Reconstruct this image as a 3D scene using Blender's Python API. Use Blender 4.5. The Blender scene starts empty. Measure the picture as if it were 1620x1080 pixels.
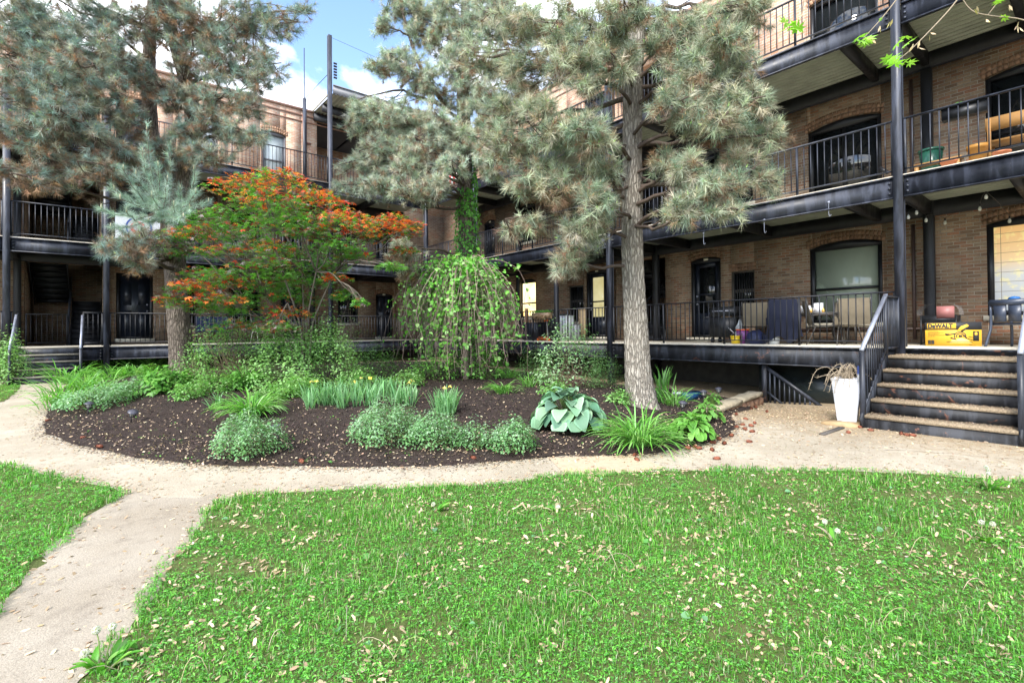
import bpy, math, numpy as np
from mathutils import Vector, Matrix, geometry
rng = np.random.default_rng(11)
R = math.radians
SC = bpy.context.scene
COL = SC.collection

# ------------------------------------------------------------------ camera model (world: corner of the two galleries at 0,0; deck level z=0)
FPX = 786.9; PITCH = R(.57); ROLL = R(-.48); SHIFT = -24.7; TH = R(39.33); CAMZ = .37
_u = np.array([math.cos(TH), math.sin(TH)]); _v = np.array([-math.sin(TH), math.cos(TH)])
_C = np.array([-4.04, 23.50])
CAM = np.array([-_C @ _u, -_C @ _v, CAMZ])
_W = np.array([[_u[0], _v[0], 0], [_u[1], _v[1], 0], [0, 0, 1]])
_P = np.array([[1, 0, 0], [0, math.cos(PITCH), math.sin(PITCH)], [0, -math.sin(PITCH), math.cos(PITCH)]])
_R = np.array([[math.cos(ROLL), 0, math.sin(ROLL)], [0, 1, 0], [-math.sin(ROLL), 0, math.cos(ROLL)]])
M = _R @ _P @ _W

def ray(px, py):
    return M.T @ np.array([(px - 810) / FPX, 1, -(py - 540 - SHIFT) / FPX])
def at(px, py, ax, val):
    d = ray(px, py); i = 'xyz'.index(ax); t = (val - CAM[i]) / d[i]
    return CAM + t * d
def dep(px, py, depth):
    return CAM + ray(px, py) * depth
def g(x, y):
    x = np.asarray(x, float); y = np.asarray(y, float)
    s = np.clip((y + 12) / 11, 0, 1); s = s * s * (3 - 2 * s)
    return -1.25 + .27 * s - .1 * np.exp(-((x - .6) ** 2 / 3 + (y + 15.4) ** 2 / 1.6)) + .012 * np.sin(x * 1.3) * np.cos(y * 1.1)
def gnd(px, py, extra=0.0):
    z = -1.2
    for _ in range(12):
        p = at(px, py, 'z', z); z = float(g(p[0], p[1])) + extra
    return np.array([p[0], p[1], z])

# ------------------------------------------------------------------ mesh building
class MB:
    def __init__(s): s.V = []; s.Q = []; s.T = []; s.C = []; s.n = 0
    def add(s, V, Q=None, T=None, c=None):
        V = np.asarray(V, float).reshape(-1, 3)
        if Q is not None and len(Q): s.Q.append(np.asarray(Q, int).reshape(-1, 4) + s.n)
        if T is not None and len(T): s.T.append(np.asarray(T, int).reshape(-1, 3) + s.n)
        C = np.ones((len(V), 3)) * .5 if c is None else np.broadcast_to(np.asarray(c, float), (len(V), 3))
        s.V.append(V); s.C.append(C); s.n += len(V); return s
    def box(s, a, b, c=None):
        x0, x1 = sorted((a[0], b[0])); y0, y1 = sorted((a[1], b[1])); z0, z1 = sorted((a[2], b[2]))
        V = [(x0,y0,z0),(x1,y0,z0),(x1,y1,z0),(x0,y1,z0),(x0,y0,z1),(x1,y0,z1),(x1,y1,z1),(x0,y1,z1)]
        return s.add(V, [(0,3,2,1),(4,5,6,7),(0,1,5,4),(1,2,6,5),(2,3,7,6),(3,0,4,7)], c=c)
    def bar(s, p, q, w, h=None, c=None, up=(0,0,1)):
        """box bar from p to q with section w x h"""
        h = w if h is None else h
        p = np.array(p, float); q = np.array(q, float); d = q - p; d /= np.linalg.norm(d) + 1e-9
        upv = np.array(up, float)
        if abs(d @ upv) > .95: upv = np.array([1., 0, 0])
        a = np.cross(d, upv); a /= np.linalg.norm(a); b = np.cross(a, d)
        V = []
        for e in (p, q):
            for i, j in ((-1,-1),(1,-1),(1,1),(-1,1)): V.append(e + a * i * w / 2 + b * j * h / 2)
        return s.add(V, [(0,1,2,3),(7,6,5,4),(0,4,5,1),(1,5,6,2),(2,6,7,3),(3,7,4,0)], c=c)
    def tube(s, pts, rad, n=6, c=None, caps=True, bump=None):
        P = np.asarray(pts, float); k = len(P); r = np.broadcast_to(np.asarray(rad, float), (k,))
        t = np.gradient(P, axis=0); t /= np.linalg.norm(t, axis=1)[:, None] + 1e-9
        m = t.mean(0); ref = np.eye(3)[int(np.argmin(np.abs(m)))]
        a = np.cross(t, ref); a /= np.linalg.norm(a, axis=1)[:, None] + 1e-9; b = np.cross(t, a)
        th = np.arange(n) / n * 2 * math.pi
        rr = r[:, None] * np.ones((k, n)) if bump is None else r[:, None] * bump(np.arange(k)[:, None], th[None, :])
        V = P[:, None, :] + rr[:, :, None] * (np.cos(th)[None, :, None] * a[:, None, :] + np.sin(th)[None, :, None] * b[:, None, :])
        i = np.arange(k - 1)[:, None] * n; j = np.arange(n)[None, :]; j2 = (j + 1) % n
        Q = np.stack([i + j, i + j2, i + n + j2, i + n + j], -1).reshape(-1, 4)
        V = V.reshape(-1, 3); T = []
        if caps:
            V = np.vstack([V, P[0], P[-1]]); c0 = k * n
            for q in range(n):
                T.append((c0, (q + 1) % n, q)); T.append((c0 + 1, (k - 1) * n + q, (k - 1) * n + (q + 1) % n))
        if c is not None and np.ndim(c) == 2 and len(c) == k:
            c = np.vstack([np.repeat(c, n, 0)] + ([c[:1], c[-1:]] if caps else []))
        return s.add(V, Q, T, c)
    def prism(s, poly, ax, a, b, c=None):
        """polygon in the two other axes extruded along ax from a to b; poly star-shaped about its mean"""
        poly = np.asarray(poly, float); k = len(poly); o = [i for i in range(3) if i != ax]
        V = np.zeros((2 * k + 2, 3)); V[:k, o] = poly; V[:k, ax] = a; V[k:2*k, o] = poly; V[k:2*k, ax] = b
        m = poly.mean(0); V[2*k, o] = m; V[2*k, ax] = a; V[2*k+1, o] = m; V[2*k+1, ax] = b
        Q = [(i, (i+1) % k, k + (i+1) % k, k + i) for i in range(k)]
        T = [((i+1) % k, i, 2*k) for i in range(k)] + [(k+i, k+(i+1) % k, 2*k+1) for i in range(k)]
        return s.add(V, Q, T, c)
    def lathe(s, prof, cen=(0,0,0), n=20, c=None):
        pr = np.asarray(prof, float); k = len(pr); th = np.arange(n) / n * 2 * math.pi
        V = np.stack([pr[:, None, 0] * np.cos(th), pr[:, None, 0] * np.sin(th), pr[:, None, 1] * np.ones(n)], -1).reshape(-1, 3) + np.array(cen)
        i = np.arange(k - 1)[:, None] * n; j = np.arange(n)[None, :]; j2 = (j + 1) % n
        return s.add(V, np.stack([i + j, i + j2, i + n + j2, i + n + j], -1).reshape(-1, 4), c=c)
    def scat(s, tV, tF, P, F, S, c):
        """template placed at P with frames F (N,3,3 columns) and scales S (N,) or (N,3); c (N,3) or (N,k,3)"""
        tV = np.asarray(tV, float); tF = np.asarray(tF, int); N = len(P); k = len(tV)
        S = np.asarray(S, float); S = np.repeat(S[:, None], 3, 1) if S.ndim == 1 else S
        V = np.einsum('nij,nkj->nki', F, tV[None] * S[:, None, :]) + P[:, None, :]
        off = (np.arange(N) * k)[:, None, None]
        Fc = (tF[None] + off).reshape(-1, tF.shape[1])
        c = np.asarray(c, float)
        if c.ndim == 2: c = np.repeat(c[:, None, :], k, 1)
        return s.add(V.reshape(-1, 3), Fc if tF.shape[1] == 4 else None, Fc if tF.shape[1] == 3 else None, c.reshape(-1, 3))
    def obj(s, name, mat, parent=None, local=False, smooth=False, loc=(0,0,0)):
        V = np.vstack(s.V); C = np.vstack(s.C)
        if not local: V = V - worigin(parent)
        V = V - np.array(loc)
        me = bpy.data.meshes.new(name)
        me.vertices.add(len(V)); me.vertices.foreach_set('co', V.astype(np.float32).ravel())
        Q = np.vstack(s.Q) if s.Q else np.zeros((0, 4), int); T = np.vstack(s.T) if s.T else np.zeros((0, 3), int)
        L = np.concatenate([Q.ravel(), T.ravel()]); me.loops.add(len(L)); me.loops.foreach_set('vertex_index', L.astype(np.int32))
        nf = len(Q) + len(T); me.polygons.add(nf)
        st = np.concatenate([np.arange(len(Q)) * 4, len(Q) * 4 + np.arange(len(T)) * 3]).astype(np.int32)
        me.polygons.foreach_set('loop_start', st)
        try: me.polygons.foreach_set('loop_total', np.array([4] * len(Q) + [3] * len(T), np.int32))
        except Exception: pass
        if smooth: me.polygons.foreach_set('use_smooth', np.ones(nf, bool))
        me.update(calc_edges=True)
        a = me.attributes.new('col', 'FLOAT_COLOR', 'POINT')
        a.data.foreach_set('color', np.hstack([C, np.ones((len(C), 1))]).astype(np.float32).ravel())
        me.materials.append(mat)
        o = bpy.data.objects.new(name, me); COL.objects.link(o); o.location = loc
        if parent: o.parent = parent
        return o

def worigin(o):
    v = np.zeros(3)
    while o is not None: v += np.array(o.location); o = o.parent
    return v
def tag(o, label=None, cat=None, group=None, kind=None):
    if label: o['label'] = label
    if cat: o['category'] = cat
    if group: o['group'] = group
    if kind: o['kind'] = kind
    return o
def thing(name, label, cat, loc=(0,0,0), rz=0, group=None):
    o = bpy.data.objects.new(name, None); COL.objects.link(o); o.location = tuple(float(v) for v in loc); o.rotation_euler = (0, 0, rz)
    o.empty_display_size = .1
    return tag(o, label, cat, group)
def kids(o): return [c for c in bpy.data.objects if c.parent == o]
def dup(o, loc=None, rot=None, label=None, scale=None, parent=None):
    c = o.copy(); COL.objects.link(c)
    if parent: c.parent = parent
    for ch in kids(o): dup(ch, parent=c)
    if loc is not None: c.location = tuple(float(v) for v in loc)
    if rot is not None: c.rotation_euler = rot
    if scale is not None: c.scale = (scale,) * 3
    if label: c['label'] = label
    return c
def nrm(v):
    v = np.asarray(v, float); return v / (np.linalg.norm(v, axis=-1, keepdims=True) + 1e-9)
def frames(D, N):
    """columns x,y,z : y along D, z near N"""
    y = nrm(D); x = nrm(np.cross(y, N)); z = np.cross(x, y)
    return np.stack([x, y, z], -1)
def rdir(n, zmin=-1, zmax=1):
    z = rng.uniform(zmin, zmax, n); t = rng.uniform(0, 2 * math.pi, n); r = np.sqrt(1 - z * z)
    return np.stack([r * np.cos(t), r * np.sin(t), z], -1)
def pick(cols, n, jit=.12):
    cols = np.asarray(cols, float); i = rng.integers(0, len(cols), n)
    return np.clip(cols[i] * (1 + rng.normal(0, jit, (n, 1))) * (1 + rng.normal(0, jit * .3, (n, 3))), 0.002, 1)

# ------------------------------------------------------------------ materials
def nodes(name):
    m = bpy.data.materials.new(name); m.use_nodes = True; nt = m.node_tree; nt.nodes.clear()
    out = nt.nodes.new('ShaderNodeOutputMaterial'); b = nt.nodes.new('ShaderNodeBsdfPrincipled')
    nt.links.new(b.outputs[0], out.inputs[0]); return m, nt, b, out
def N(nt, t, **kw):
    n = nt.nodes.new(t)
    for k, v in kw.items():
        if k.startswith('i_'):
            key = k[2:]; n.inputs[int(key) if key.isdigit() else key].default_value = v
        else: setattr(n, k, v)
    return n
def noise(nt, scale, detail=4, vec=None, rough=.55, dist=0):
    n = N(nt, 'ShaderNodeTexNoise', i_Scale=scale, i_Detail=detail, i_Roughness=rough, i_Distortion=dist)
    if vec is not None: nt.links.new(vec, n.inputs['Vector'])
    return n.outputs['Fac']
def ramp(nt, fac, stops, interp='LINEAR'):
    r = nt.nodes.new('ShaderNodeValToRGB'); e = r.color_ramp.elements; r.color_ramp.interpolation = interp
    while len(e) < len(stops): e.new(.5)
    for i, (p, c) in enumerate(stops):
        e[i].position = p; c = (c, c, c) if np.isscalar(c) else c; e[i].color = (*c, 1)
    nt.links.new(fac, r.inputs[0]); return r.outputs[0]
def mix(nt, fac, a, b, blend='MIX'):
    m = nt.nodes.new('ShaderNodeMix'); m.data_type = 'RGBA'; m.blend_type = blend
    for s, v in ((m.inputs[0], fac), (m.inputs[6], a), (m.inputs[7], b)):
        if hasattr(v, 'links') or isinstance(v, bpy.types.NodeSocket): nt.links.new(v, s)
        else: s.default_value = v if np.isscalar(v) else (*v, 1)
    return m.outputs[2]
def objco(nt, scale=None):
    t = nt.nodes.new('ShaderNodeTexCoord')
    if scale is None: return t.outputs['Object']
    mp = N(nt, 'ShaderNodeMapping'); mp.inputs['Scale'].default_value = scale; nt.links.new(t.outputs['Object'], mp.inputs[0]); return mp.outputs[0]
def bump(nt, b, h, strength=.4, dist=.01):
    n = N(nt, 'ShaderNodeBump', i_Strength=strength, i_Distance=dist); nt.links.new(h, n.inputs['Height']); nt.links.new(n.outputs[0], b.inputs['Normal'])
def simple(name, c, rough=.6, metal=0, var=.15, sc=8, bmp=0, spec=.5):
    m, nt, b, _ = nodes(name); co = objco(nt)
    f = noise(nt, sc, 5, co)
    c = np.array(c); nt.links.new(ramp(nt, f, [(.25, tuple(c * (1 - var))), (.75, tuple(np.minimum(c * (1 + var), 1)))]), b.inputs['Base Color'])
    b.inputs['Roughness'].default_value = rough; b.inputs['Metallic'].default_value = metal; b.inputs['Specular IOR Level'].default_value = spec
    if bmp: bump(nt, b, noise(nt, sc * 6, 4, co), bmp, .005)
    return m
def leafmat(name, trans=.3, rough=.5, spec=.3, var=True):
    m, nt, b, out = nodes(name)
    a = N(nt, 'ShaderNodeAttribute', attribute_name='col'); col = a.outputs['Color']
    nt.links.new(col, b.inputs['Base Color']); b.inputs['Roughness'].default_value = rough; b.inputs['Specular IOR Level'].default_value = spec
    if trans:
        t = N(nt, 'ShaderNodeBsdfTranslucent'); bright = mix(nt, 1.0, col, (1.25, 1.35, .7), 'MULTIPLY')
        nt.links.new(bright, t.inputs[0]); ms = N(nt, 'ShaderNodeMixShader'); ms.inputs[0].default_value = trans
        nt.links.new(b.outputs[0], ms.inputs[1]); nt.links.new(t.outputs[0], ms.inputs[2]); nt.links.new(ms.outputs[0], out.inputs[0])
    return m
def colmat(name, rough=.6, spec=.4, bmp=0, sc=60, var=.2):
    m, nt, b, _ = nodes(name); a = N(nt, 'ShaderNodeAttribute', attribute_name='col'); co = objco(nt)
    f = noise(nt, sc, 4, co); v = ramp(nt, f, [(.3, 1 - var), (.7, 1 + 0 * var)])
    nt.links.new(mix(nt, 1.0, a.outputs['Color'], v, 'MULTIPLY'), b.inputs['Base Color'])
    b.inputs['Roughness'].default_value = rough; b.inputs['Specular IOR Level'].default_value = spec
    if bmp: bump(nt, b, f, bmp, .004)
    return m
def brickmat(name, c1, c2, mortar, dirt=.5):
    m, nt, b, _ = nodes(name); co = objco(nt)
    sp = N(nt, 'ShaderNodeSeparateXYZ'); nt.links.new(co, sp.inputs[0])
    ad = N(nt, 'ShaderNodeMath', operation='ADD'); nt.links.new(sp.outputs[0], ad.inputs[0]); nt.links.new(sp.outputs[1], ad.inputs[1])
    cb = N(nt, 'ShaderNodeCombineXYZ'); nt.links.new(ad.outputs[0], cb.inputs[0]); nt.links.new(sp.outputs[2], cb.inputs[1])
    wob = N(nt, 'ShaderNodeTexNoise', i_Scale=9.0, i_Detail=2.0); nt.links.new(cb.outputs[0], wob.inputs['Vector'])
    wm = N(nt, 'ShaderNodeVectorMath', operation='MULTIPLY_ADD'); nt.links.new(wob.outputs['Color'], wm.inputs[0]); wm.inputs[1].default_value = (.012, .012, 0); nt.links.new(cb.outputs[0], wm.inputs[2])
    bt = N(nt, 'ShaderNodeTexBrick', i_Scale=1.0); bt.inputs['Brick Width'].default_value = .215; bt.inputs['Row Height'].default_value = .073
    bt.inputs['Mortar Size'].default_value = .0085; bt.inputs['Mortar Smooth'].default_value = .3; bt.inputs['Bias'].default_value = -.1
    bt.inputs['Color1'].default_value = (0, 0, 0, 1); bt.inputs['Color2'].default_value = (1, 1, 1, 1); bt.inputs['Mortar'].default_value = (.5, .5, .5, 1)
    nt.links.new(wm.outputs[0], bt.inputs['Vector'])
    rp = ramp(nt, bt.outputs['Color'], [(0, c1[0]), (.25, c1[1]), (.45, c2[0]), (.62, c2[1]), (.8, c1[0]), (1, c2[2])])
    big = noise(nt, .7, 6, co, .68)
    dr = mix(nt, ramp(nt, big, [(.35, 0), (.7, dirt)]), rp, tuple(np.array(c1[1]) * .55))
    fine = noise(nt, 40, 4, co)
    dr = mix(nt, 1.0, dr, ramp(nt, fine, [(.25, .7), (.75, 1.15)]), 'MULTIPLY')
    mo = mix(nt, ramp(nt, noise(nt, 3, 4, co), [(.35, 0), (.65, 1)]), mortar, tuple(np.array(mortar) * .6))
    nt.links.new(mix(nt, bt.outputs['Fac'], dr, mo), b.inputs['Base Color'])
    b.inputs['Roughness'].default_value = .9; b.inputs['Specular IOR Level'].default_value = .2
    inv = N(nt, 'ShaderNodeMath', operation='MULTIPLY_ADD', i_1=-1.0, i_2=1.0); nt.links.new(bt.outputs['Fac'], inv.inputs[0])
    h = N(nt, 'ShaderNodeMath', operation='MULTIPLY_ADD', i_1=.35); nt.links.new(fine, h.inputs[0]); nt.links.new(inv.outputs[0], h.inputs[2])
    bump(nt, b, h.outputs[0], .9, .008); return m
def paintmat(name, c, wear=.5, rust=.3, rough=.38):
    """painted steel with faded patches, drips and rust spots"""
    m, nt, b, _ = nodes(name); co = objco(nt)
    st = objco(nt, (3, 3, .55)); f1 = noise(nt, 2.2, 6, st, .62, .4)
    c = np.array(c)
    base = ramp(nt, f1, [(.3, tuple(c * .55)), (.5, tuple(c)), (.57, tuple(c * (1.3 + wear))), (.75, tuple(c * (1.5 + wear * 2.2)))])
    r1 = noise(nt, 5, 7, co, .7, .6)
    base = mix(nt, ramp(nt, r1, [(.70 - rust * .1, 0), (.74 - rust * .1, rust)]), base, (.16, .07, .045))
    fl = noise(nt, 45, 3, co); base = mix(nt, ramp(nt, fl, [(.68, 0), (.72, .5 * wear)]), base, (.2, .19, .17))
    nt.links.new(base, b.inputs['Base Color']); nt.links.new(ramp(nt, f1, [(.3, rough - .08), (.7, rough + .22)]), b.inputs['Roughness'])
    bump(nt, b, r1, .25, .004); return m

M_ = {}
M_['brick_low'] = brickmat('brick brown', ((.31, .205, .13), (.19, .125, .08)), ((.33, .155, .09), (.33, .25, .165), (.46, .38, .26)), (.33, .295, .235), .75)
M_['brick_high'] = brickmat('brick pink', ((.5, .27, .17), (.55, .36, .24)), ((.46, .22, .14), (.6, .47, .34), (.66, .52, .4)), (.6, .54, .46), .3)  # cleaner brick; the pale pink also carries sunlight put into its colour
M_['steel'] = paintmat('blue black steel paint', (.021, .024, .034), .6, .3)
M_['steel_worn'] = paintmat('weathered steel paint', (.014, .016, .021), 1.1, .85, .5)
M_['riser'] = paintmat('rusty riser paint', (.016, .017, .020), .9, .95, .6); M_['rail_shaded'] = paintmat('shaded railing paint', (.008, .009, .012), .4, .2, .5)  # railing copy darkened for the ground floor, deck shade put into its colour
M_['steel_dark'] = paintmat('black steel', (.009, .010, .013), .3, .15, .5)
M_['rail'] = paintmat('railing paint', (.016, .019, .027), .45, .12, .42)
M_['alum'] = simple('worn bright handrail', (.28, .3, .36), .35, .3, .3, 6)
M_['deckpan'] = simple('corrugated deck pan', (.36, .38, .31), .6, 0, .2, 3)
M_['conc'] = simple('deck concrete', (.52, .47, .37), .85, 0, .3, 5, .3)
M_['black'] = simple('black paint', (.008, .009, .011), .45, 0, .3, 6)
M_['doorblue'] = simple('blue black door paint', (.012, .016, .026), .35, 0, .3, 3)
M_['glass'] = simple('dark window glass', (.012, .014, .015), .04, 0, .2, 1, 0, .8)
M_['stone'] = simple('limestone sill', (.42, .39, .31), .85, 0, .25, 9, .4)
M_['blind'] = simple('pale blind', (.3, .34, .27), .8, 0, .12, 2)
M_['leaf'] = leafmat('leaf', .38, .42)
M_['needle'] = leafmat('pine needle', .12, .55, .3)
M_['twig'] = colmat('twig bark', .85, .2)
M_['petal'] = leafmat('petal', .35, .6)
M_['paint'] = colmat('coloured surface', .5, .4, 0, 30, .12)
M_['gloss'] = colmat('coloured gloss plastic', .25, .5, 0, 20, .08)
M_['dry'] = leafmat('dry litter', .15, .7, .2)
# ------------------------------------------------------------------ ground surfaces
def densify(P, step=.15, jit=.02):
    P = np.asarray(P, float); out = []
    for i in range(len(P)):
        a, b = P[i], P[(i + 1) % len(P)]; n = max(1, int(np.linalg.norm(b - a) / step))
        for k in range(n): out.append(a + (b - a) * k / n + rng.normal(0, jit, 2))
    return np.array(out)
def smooth_poly(P, it=2):
    P = np.asarray(P, float)
    for _ in range(it):
        Q = .75 * P + .25 * np.roll(P, -1, 0); S = .25 * P + .75 * np.roll(P, -1, 0); P = np.stack([Q, S], 1).reshape(-1, 2)
    return P
def inside(P, x, y):
    x = np.asarray(x); y = np.asarray(y); c = np.zeros(x.shape, bool); n = len(P); j = n - 1
    for i in range(n):
        xi, yi = P[i]; xj, yj = P[j]
        if yi != yj: c ^= ((yi > y) != (yj > y)) & (x < (xj - xi) * (y - yi) / (yj - yi) + xi)
        j = i
    return c
def edist(P, x, y):
    x = np.asarray(x, float); y = np.asarray(y, float); d = np.full(x.shape, 1e9)
    for i in range(len(P)):
        a = P[i]; b = P[(i + 1) % len(P)]; ab = b - a; L = ab @ ab + 1e-12
        t = np.clip(((x - a[0]) * ab[0] + (y - a[1]) * ab[1]) / L, 0, 1)
        d = np.minimum(d, np.hypot(x - a[0] - t * ab[0], y - a[1] - t * ab[1]))
    return d
def sheet(name, poly, zf, mat, res=.25, kind='structure', jit=.02):
    B = densify(poly, .15, jit); lo = B.min(0); hi = B.max(0)
    X, Y = np.meshgrid(np.arange(lo[0], hi[0], res), np.arange(lo[1], hi[1], res)); X = X.ravel() + rng.normal(0, res * .1, X.size); Y = Y.ravel() + rng.normal(0, res * .1, Y.size)
    k = inside(B, X, Y); X, Y = X[k], Y[k]; k = edist(B, X, Y) > .1; X, Y = X[k], Y[k]
    pts = [Vector((float(a), float(b))) for a, b in B] + [Vector((float(a), float(b))) for a, b in zip(X, Y)]
    r = geometry.delaunay_2d_cdt(pts, [(i, (i + 1) % len(B)) for i in range(len(B))], [], 1, 1e-5)
    V = np.array([(v.x, v.y) for v in r[0]]); T = np.array([f for f in r[2] if len(f) == 3])
    mb = MB(); mb.add(np.column_stack([V, zf(V[:, 0], V[:, 1])]), T=T)
    o = mb.obj(name, mat, smooth=True); tag(o, kind=kind); return o
px2 = lambda L: [tuple(gnd(x, y)[:2]) for x, y in L]

BED = smooth_poly(px2([(165, 592), (118, 602), (88, 622), (76, 650), (66, 680), (98, 697), (160, 713), (250, 729), (350, 737), (450, 737), (560, 739), (700, 737), (780, 731), (850, 723), (940, 720), (1000, 721), (1060, 714), (1110, 704), (1152, 690), (1168, 672), (1150, 655)])
     + [(-1.6, -16.0), (-.5, -15.5), (-.1, -14.5), (-.1, -8), (-.1, -.1), (-8, -.1), (-11.4, -.1), (-11.9, -1.5)], 1)
LAWN = smooth_poly(px2([(345, 785), (480, 779), (600, 773), (750, 767), (830, 762), (862, 753), (1000, 746), (1200, 743), (1400, 746), (1600, 760), (1700, 772)])
     + [(-2.6, -21.8), (-2.6, -25), (-8, -26), (-12.3, -24), (-12.6, -20.5)] + px2([(100, 1110), (150, 1050), (205, 980), (255, 905), (300, 845)]), 1)
LAWN_L = smooth_poly([tuple(p) for p in px2([(0, 733), (110, 758), (207, 778), (175, 800), (120, 832), (60, 893), (0, 975)])] + [(-13.2, -19), (-19, -19), (-19, -10.5), (-14.5, -10.5)], 1)
LAWN_B = smooth_poly(px2([(0, 640), (34, 614), (30, 606)]) + [(-14.6, -2.6), (-19, -2.6), (-19, -8), (-14.2, -7.6)], 1)
def bedz(x, y, full=True):
    d = edist(BED, x, y); t = np.clip(d / 2.6, 0, 1); t = t * t * (3 - 2 * t)
    base = np.where(np.asarray(y) > -3.2, .12, .28)
    back = np.clip((-np.asarray(x, float)) / 3.2, 0, 1) * np.clip((-np.asarray(y, float)) / 5, 0.25, 1)
    z = g(x, y) + .004 + (.06 * np.clip(d / .22, 0, 1)) + base * t * back
    return z + .012 * np.sin(np.asarray(x) * 7) * np.sin(np.asarray(y) * 6.3)
def bedpt(px, py):
    z = -1.1
    for _ in range(15):
        p = at(px, py, 'z', z); z = .5 * z + .5 * float(bedz(p[0], p[1]))
    return np.array([p[0], p[1], z])

def concmat():
    m, nt, b, _ = nodes('worn concrete path'); co = objco(nt)
    f = noise(nt, .8, 5, co); fine = noise(nt, 70, 5, co, .7); mid = noise(nt, 7, 6, co, .65)
    c = ramp(nt, f, [(.3, (.31, .265, .195)), (.5, (.39, .34, .26)), (.7, (.46, .41, .32))])
    c = mix(nt, ramp(nt, mid, [(.45, 0), (.7, .45)]), c, (.30, .245, .175))
    c = mix(nt, 1.0, c, ramp(nt, fine, [(.25, .68), (.5, 1), (.8, 1.15)]), 'MULTIPLY')
    vo = N(nt, 'ShaderNodeTexVoronoi', i_Scale=.42, feature='DISTANCE_TO_EDGE'); wv = N(nt, 'ShaderNodeTexNoise', i_Scale=3.0, i_Detail=5.0)
    nt.links.new(co, wv.inputs[0]); ad = N(nt, 'ShaderNodeVectorMath', operation='MULTIPLY_ADD'); nt.links.new(wv.outputs['Color'], ad.inputs[0]); ad.inputs[1].default_value = (.5, .5, .5); nt.links.new(co, ad.inputs[2])
    nt.links.new(ad.outputs[0], vo.inputs['Vector']); cr = ramp(nt, vo.outputs[0], [(.002, 1), (.007, 0)])
    gate = ramp(nt, noise(nt, .35, 2, co), [(.5, 0), (.55, .75)])
    cf = N(nt, 'ShaderNodeMath', operation='MULTIPLY'); nt.links.new(cr, cf.inputs[0]); nt.links.new(gate, cf.inputs[1])
    c = mix(nt, cf.outputs[0], c, (.12, .10, .075))
    # sandy debris towards the stairs
    sp = N(nt, 'ShaderNodeSeparateXYZ'); nt.links.new(co, sp.inputs[0])
    wx = N(nt, 'ShaderNodeMath', operation='MULTIPLY_ADD', i_1=.3, i_2=1.15); nt.links.new(sp.outputs[0], wx.inputs[0])
    ws = N(nt, 'ShaderNodeMath', operation='ADD'); nt.links.new(wx.outputs[0], ws.inputs[0]); nt.links.new(mid, ws.inputs[1])
    c = mix(nt, ramp(nt, ws.outputs[0], [(.5, 0), (1.0, .8)]), c, mix(nt, ramp(nt, noise(nt, 120, 3, co), [(.35, 0), (.65, 1)]), (.15, .10, .06), (.44, .34, .20)))
    nt.links.new(c, b.inputs['Base Color']); b.inputs['Roughness'].default_value = .9; b.inputs['Specular IOR Level'].default_value = .2
    bump(nt, b, fine, .7, .01); return m
def soilmat(name, c, c2, sc=30):
    m, nt, b, _ = nodes(name); co = objco(nt); f = noise(nt, sc, 8, co, .7); f2 = noise(nt, 2, 4, co)
    nt.links.new(mix(nt, ramp(nt, f2, [(.35, 0), (.7, .7)]), ramp(nt, f, [(.3, tuple(np.array(c) * .5)), (.6, c)]), c2), b.inputs['Base Color'])
    b.inputs['Roughness'].default_value = .95; b.inputs['Specular IOR Level'].default_value = .15; bump(nt, b, f, 1, .03); return m
M_['concrete'] = concmat(); M_['soil'] = soilmat('soil', (.06, .045, .03), (.10, .075, .045)); M_['mulch'] = soilmat('mulch', (.056, .040, .033), (.032, .025, .022), 45)
M_['lawnsoil'] = soilmat('lawn thatch', (.11, .16, .04), (.15, .15, .06), 50)
mb = MB(); mb.add([(-400, -400, -1.6), (400, -400, -1.6), (400, 400, -1.6), (-400, 400, -1.6)], [(0, 1, 2, 3)]); tag(mb.obj('ground', M_['soil']), kind='structure')
X, Y = np.meshgrid(np.arange(-24, 6.1, .25), np.arange(-30, 6.1, .25)); n0, n1 = X.shape
i = np.arange(n0 - 1)[:, None] * n1 + np.arange(n1 - 1)[None, :]
mb = MB(); mb.add(np.column_stack([X.ravel(), Y.ravel(), g(X, Y).ravel()]), np.stack([i, i + 1, i + n1 + 1, i + n1], -1).reshape(-1, 4)); tag(mb.obj('path', M_['concrete'], smooth=True), kind='structure')
tag(sheet('mulch_bed', BED, bedz, M_['mulch'], .2), kind='structure')
for nm, P in (('lawn', LAWN), ('lawn', LAWN_L), ('lawn', LAWN_B)):
    sheet(nm, P, lambda x, y, P=P: g(x, y) + .002 + .02 * np.clip(edist(P, x, y) / .12, 0, 1), M_['lawnsoil'])
LOWP = smooth_poly(px2([(196, 776), (240, 786), (300, 788), (352, 783), (312, 848), (262, 910), (210, 990), (150, 1060), (90, 1130)]) + [(-13.1, -19.5)] + px2([(-20, 975), (55, 890), (112, 830), (165, 800)]), 1)
def greyconc():
    m, nt, b, _ = nodes('grey worn concrete'); co = objco(nt); f = noise(nt, 1.1, 5, co); fine = noise(nt, 90, 5, co, .7); st = noise(nt, 4, 7, co, .7)
    c = ramp(nt, f, [(.3, (.28, .235, .175)), (.55, (.35, .305, .24)), (.75, (.42, .375, .30))]); c = mix(nt, ramp(nt, st, [(.5, 0), (.72, .5)]), c, (.13, .105, .08)); c = mix(nt, 1.0, c, ramp(nt, fine, [(.25, .6), (.5, 1), (.8, 1.2)]), 'MULTIPLY')
    nt.links.new(c, b.inputs['Base Color']); b.inputs['Roughness'].default_value = .9; b.inputs['Specular IOR Level'].default_value = .2; bump(nt, b, fine, .7, .01); return m
sheet('path', LOWP, lambda x, y: g(x, y) + .008, greyconc(), .25)
slab = px2([(868, 724), (1000, 721), (1055, 740), (905, 762)])
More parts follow.
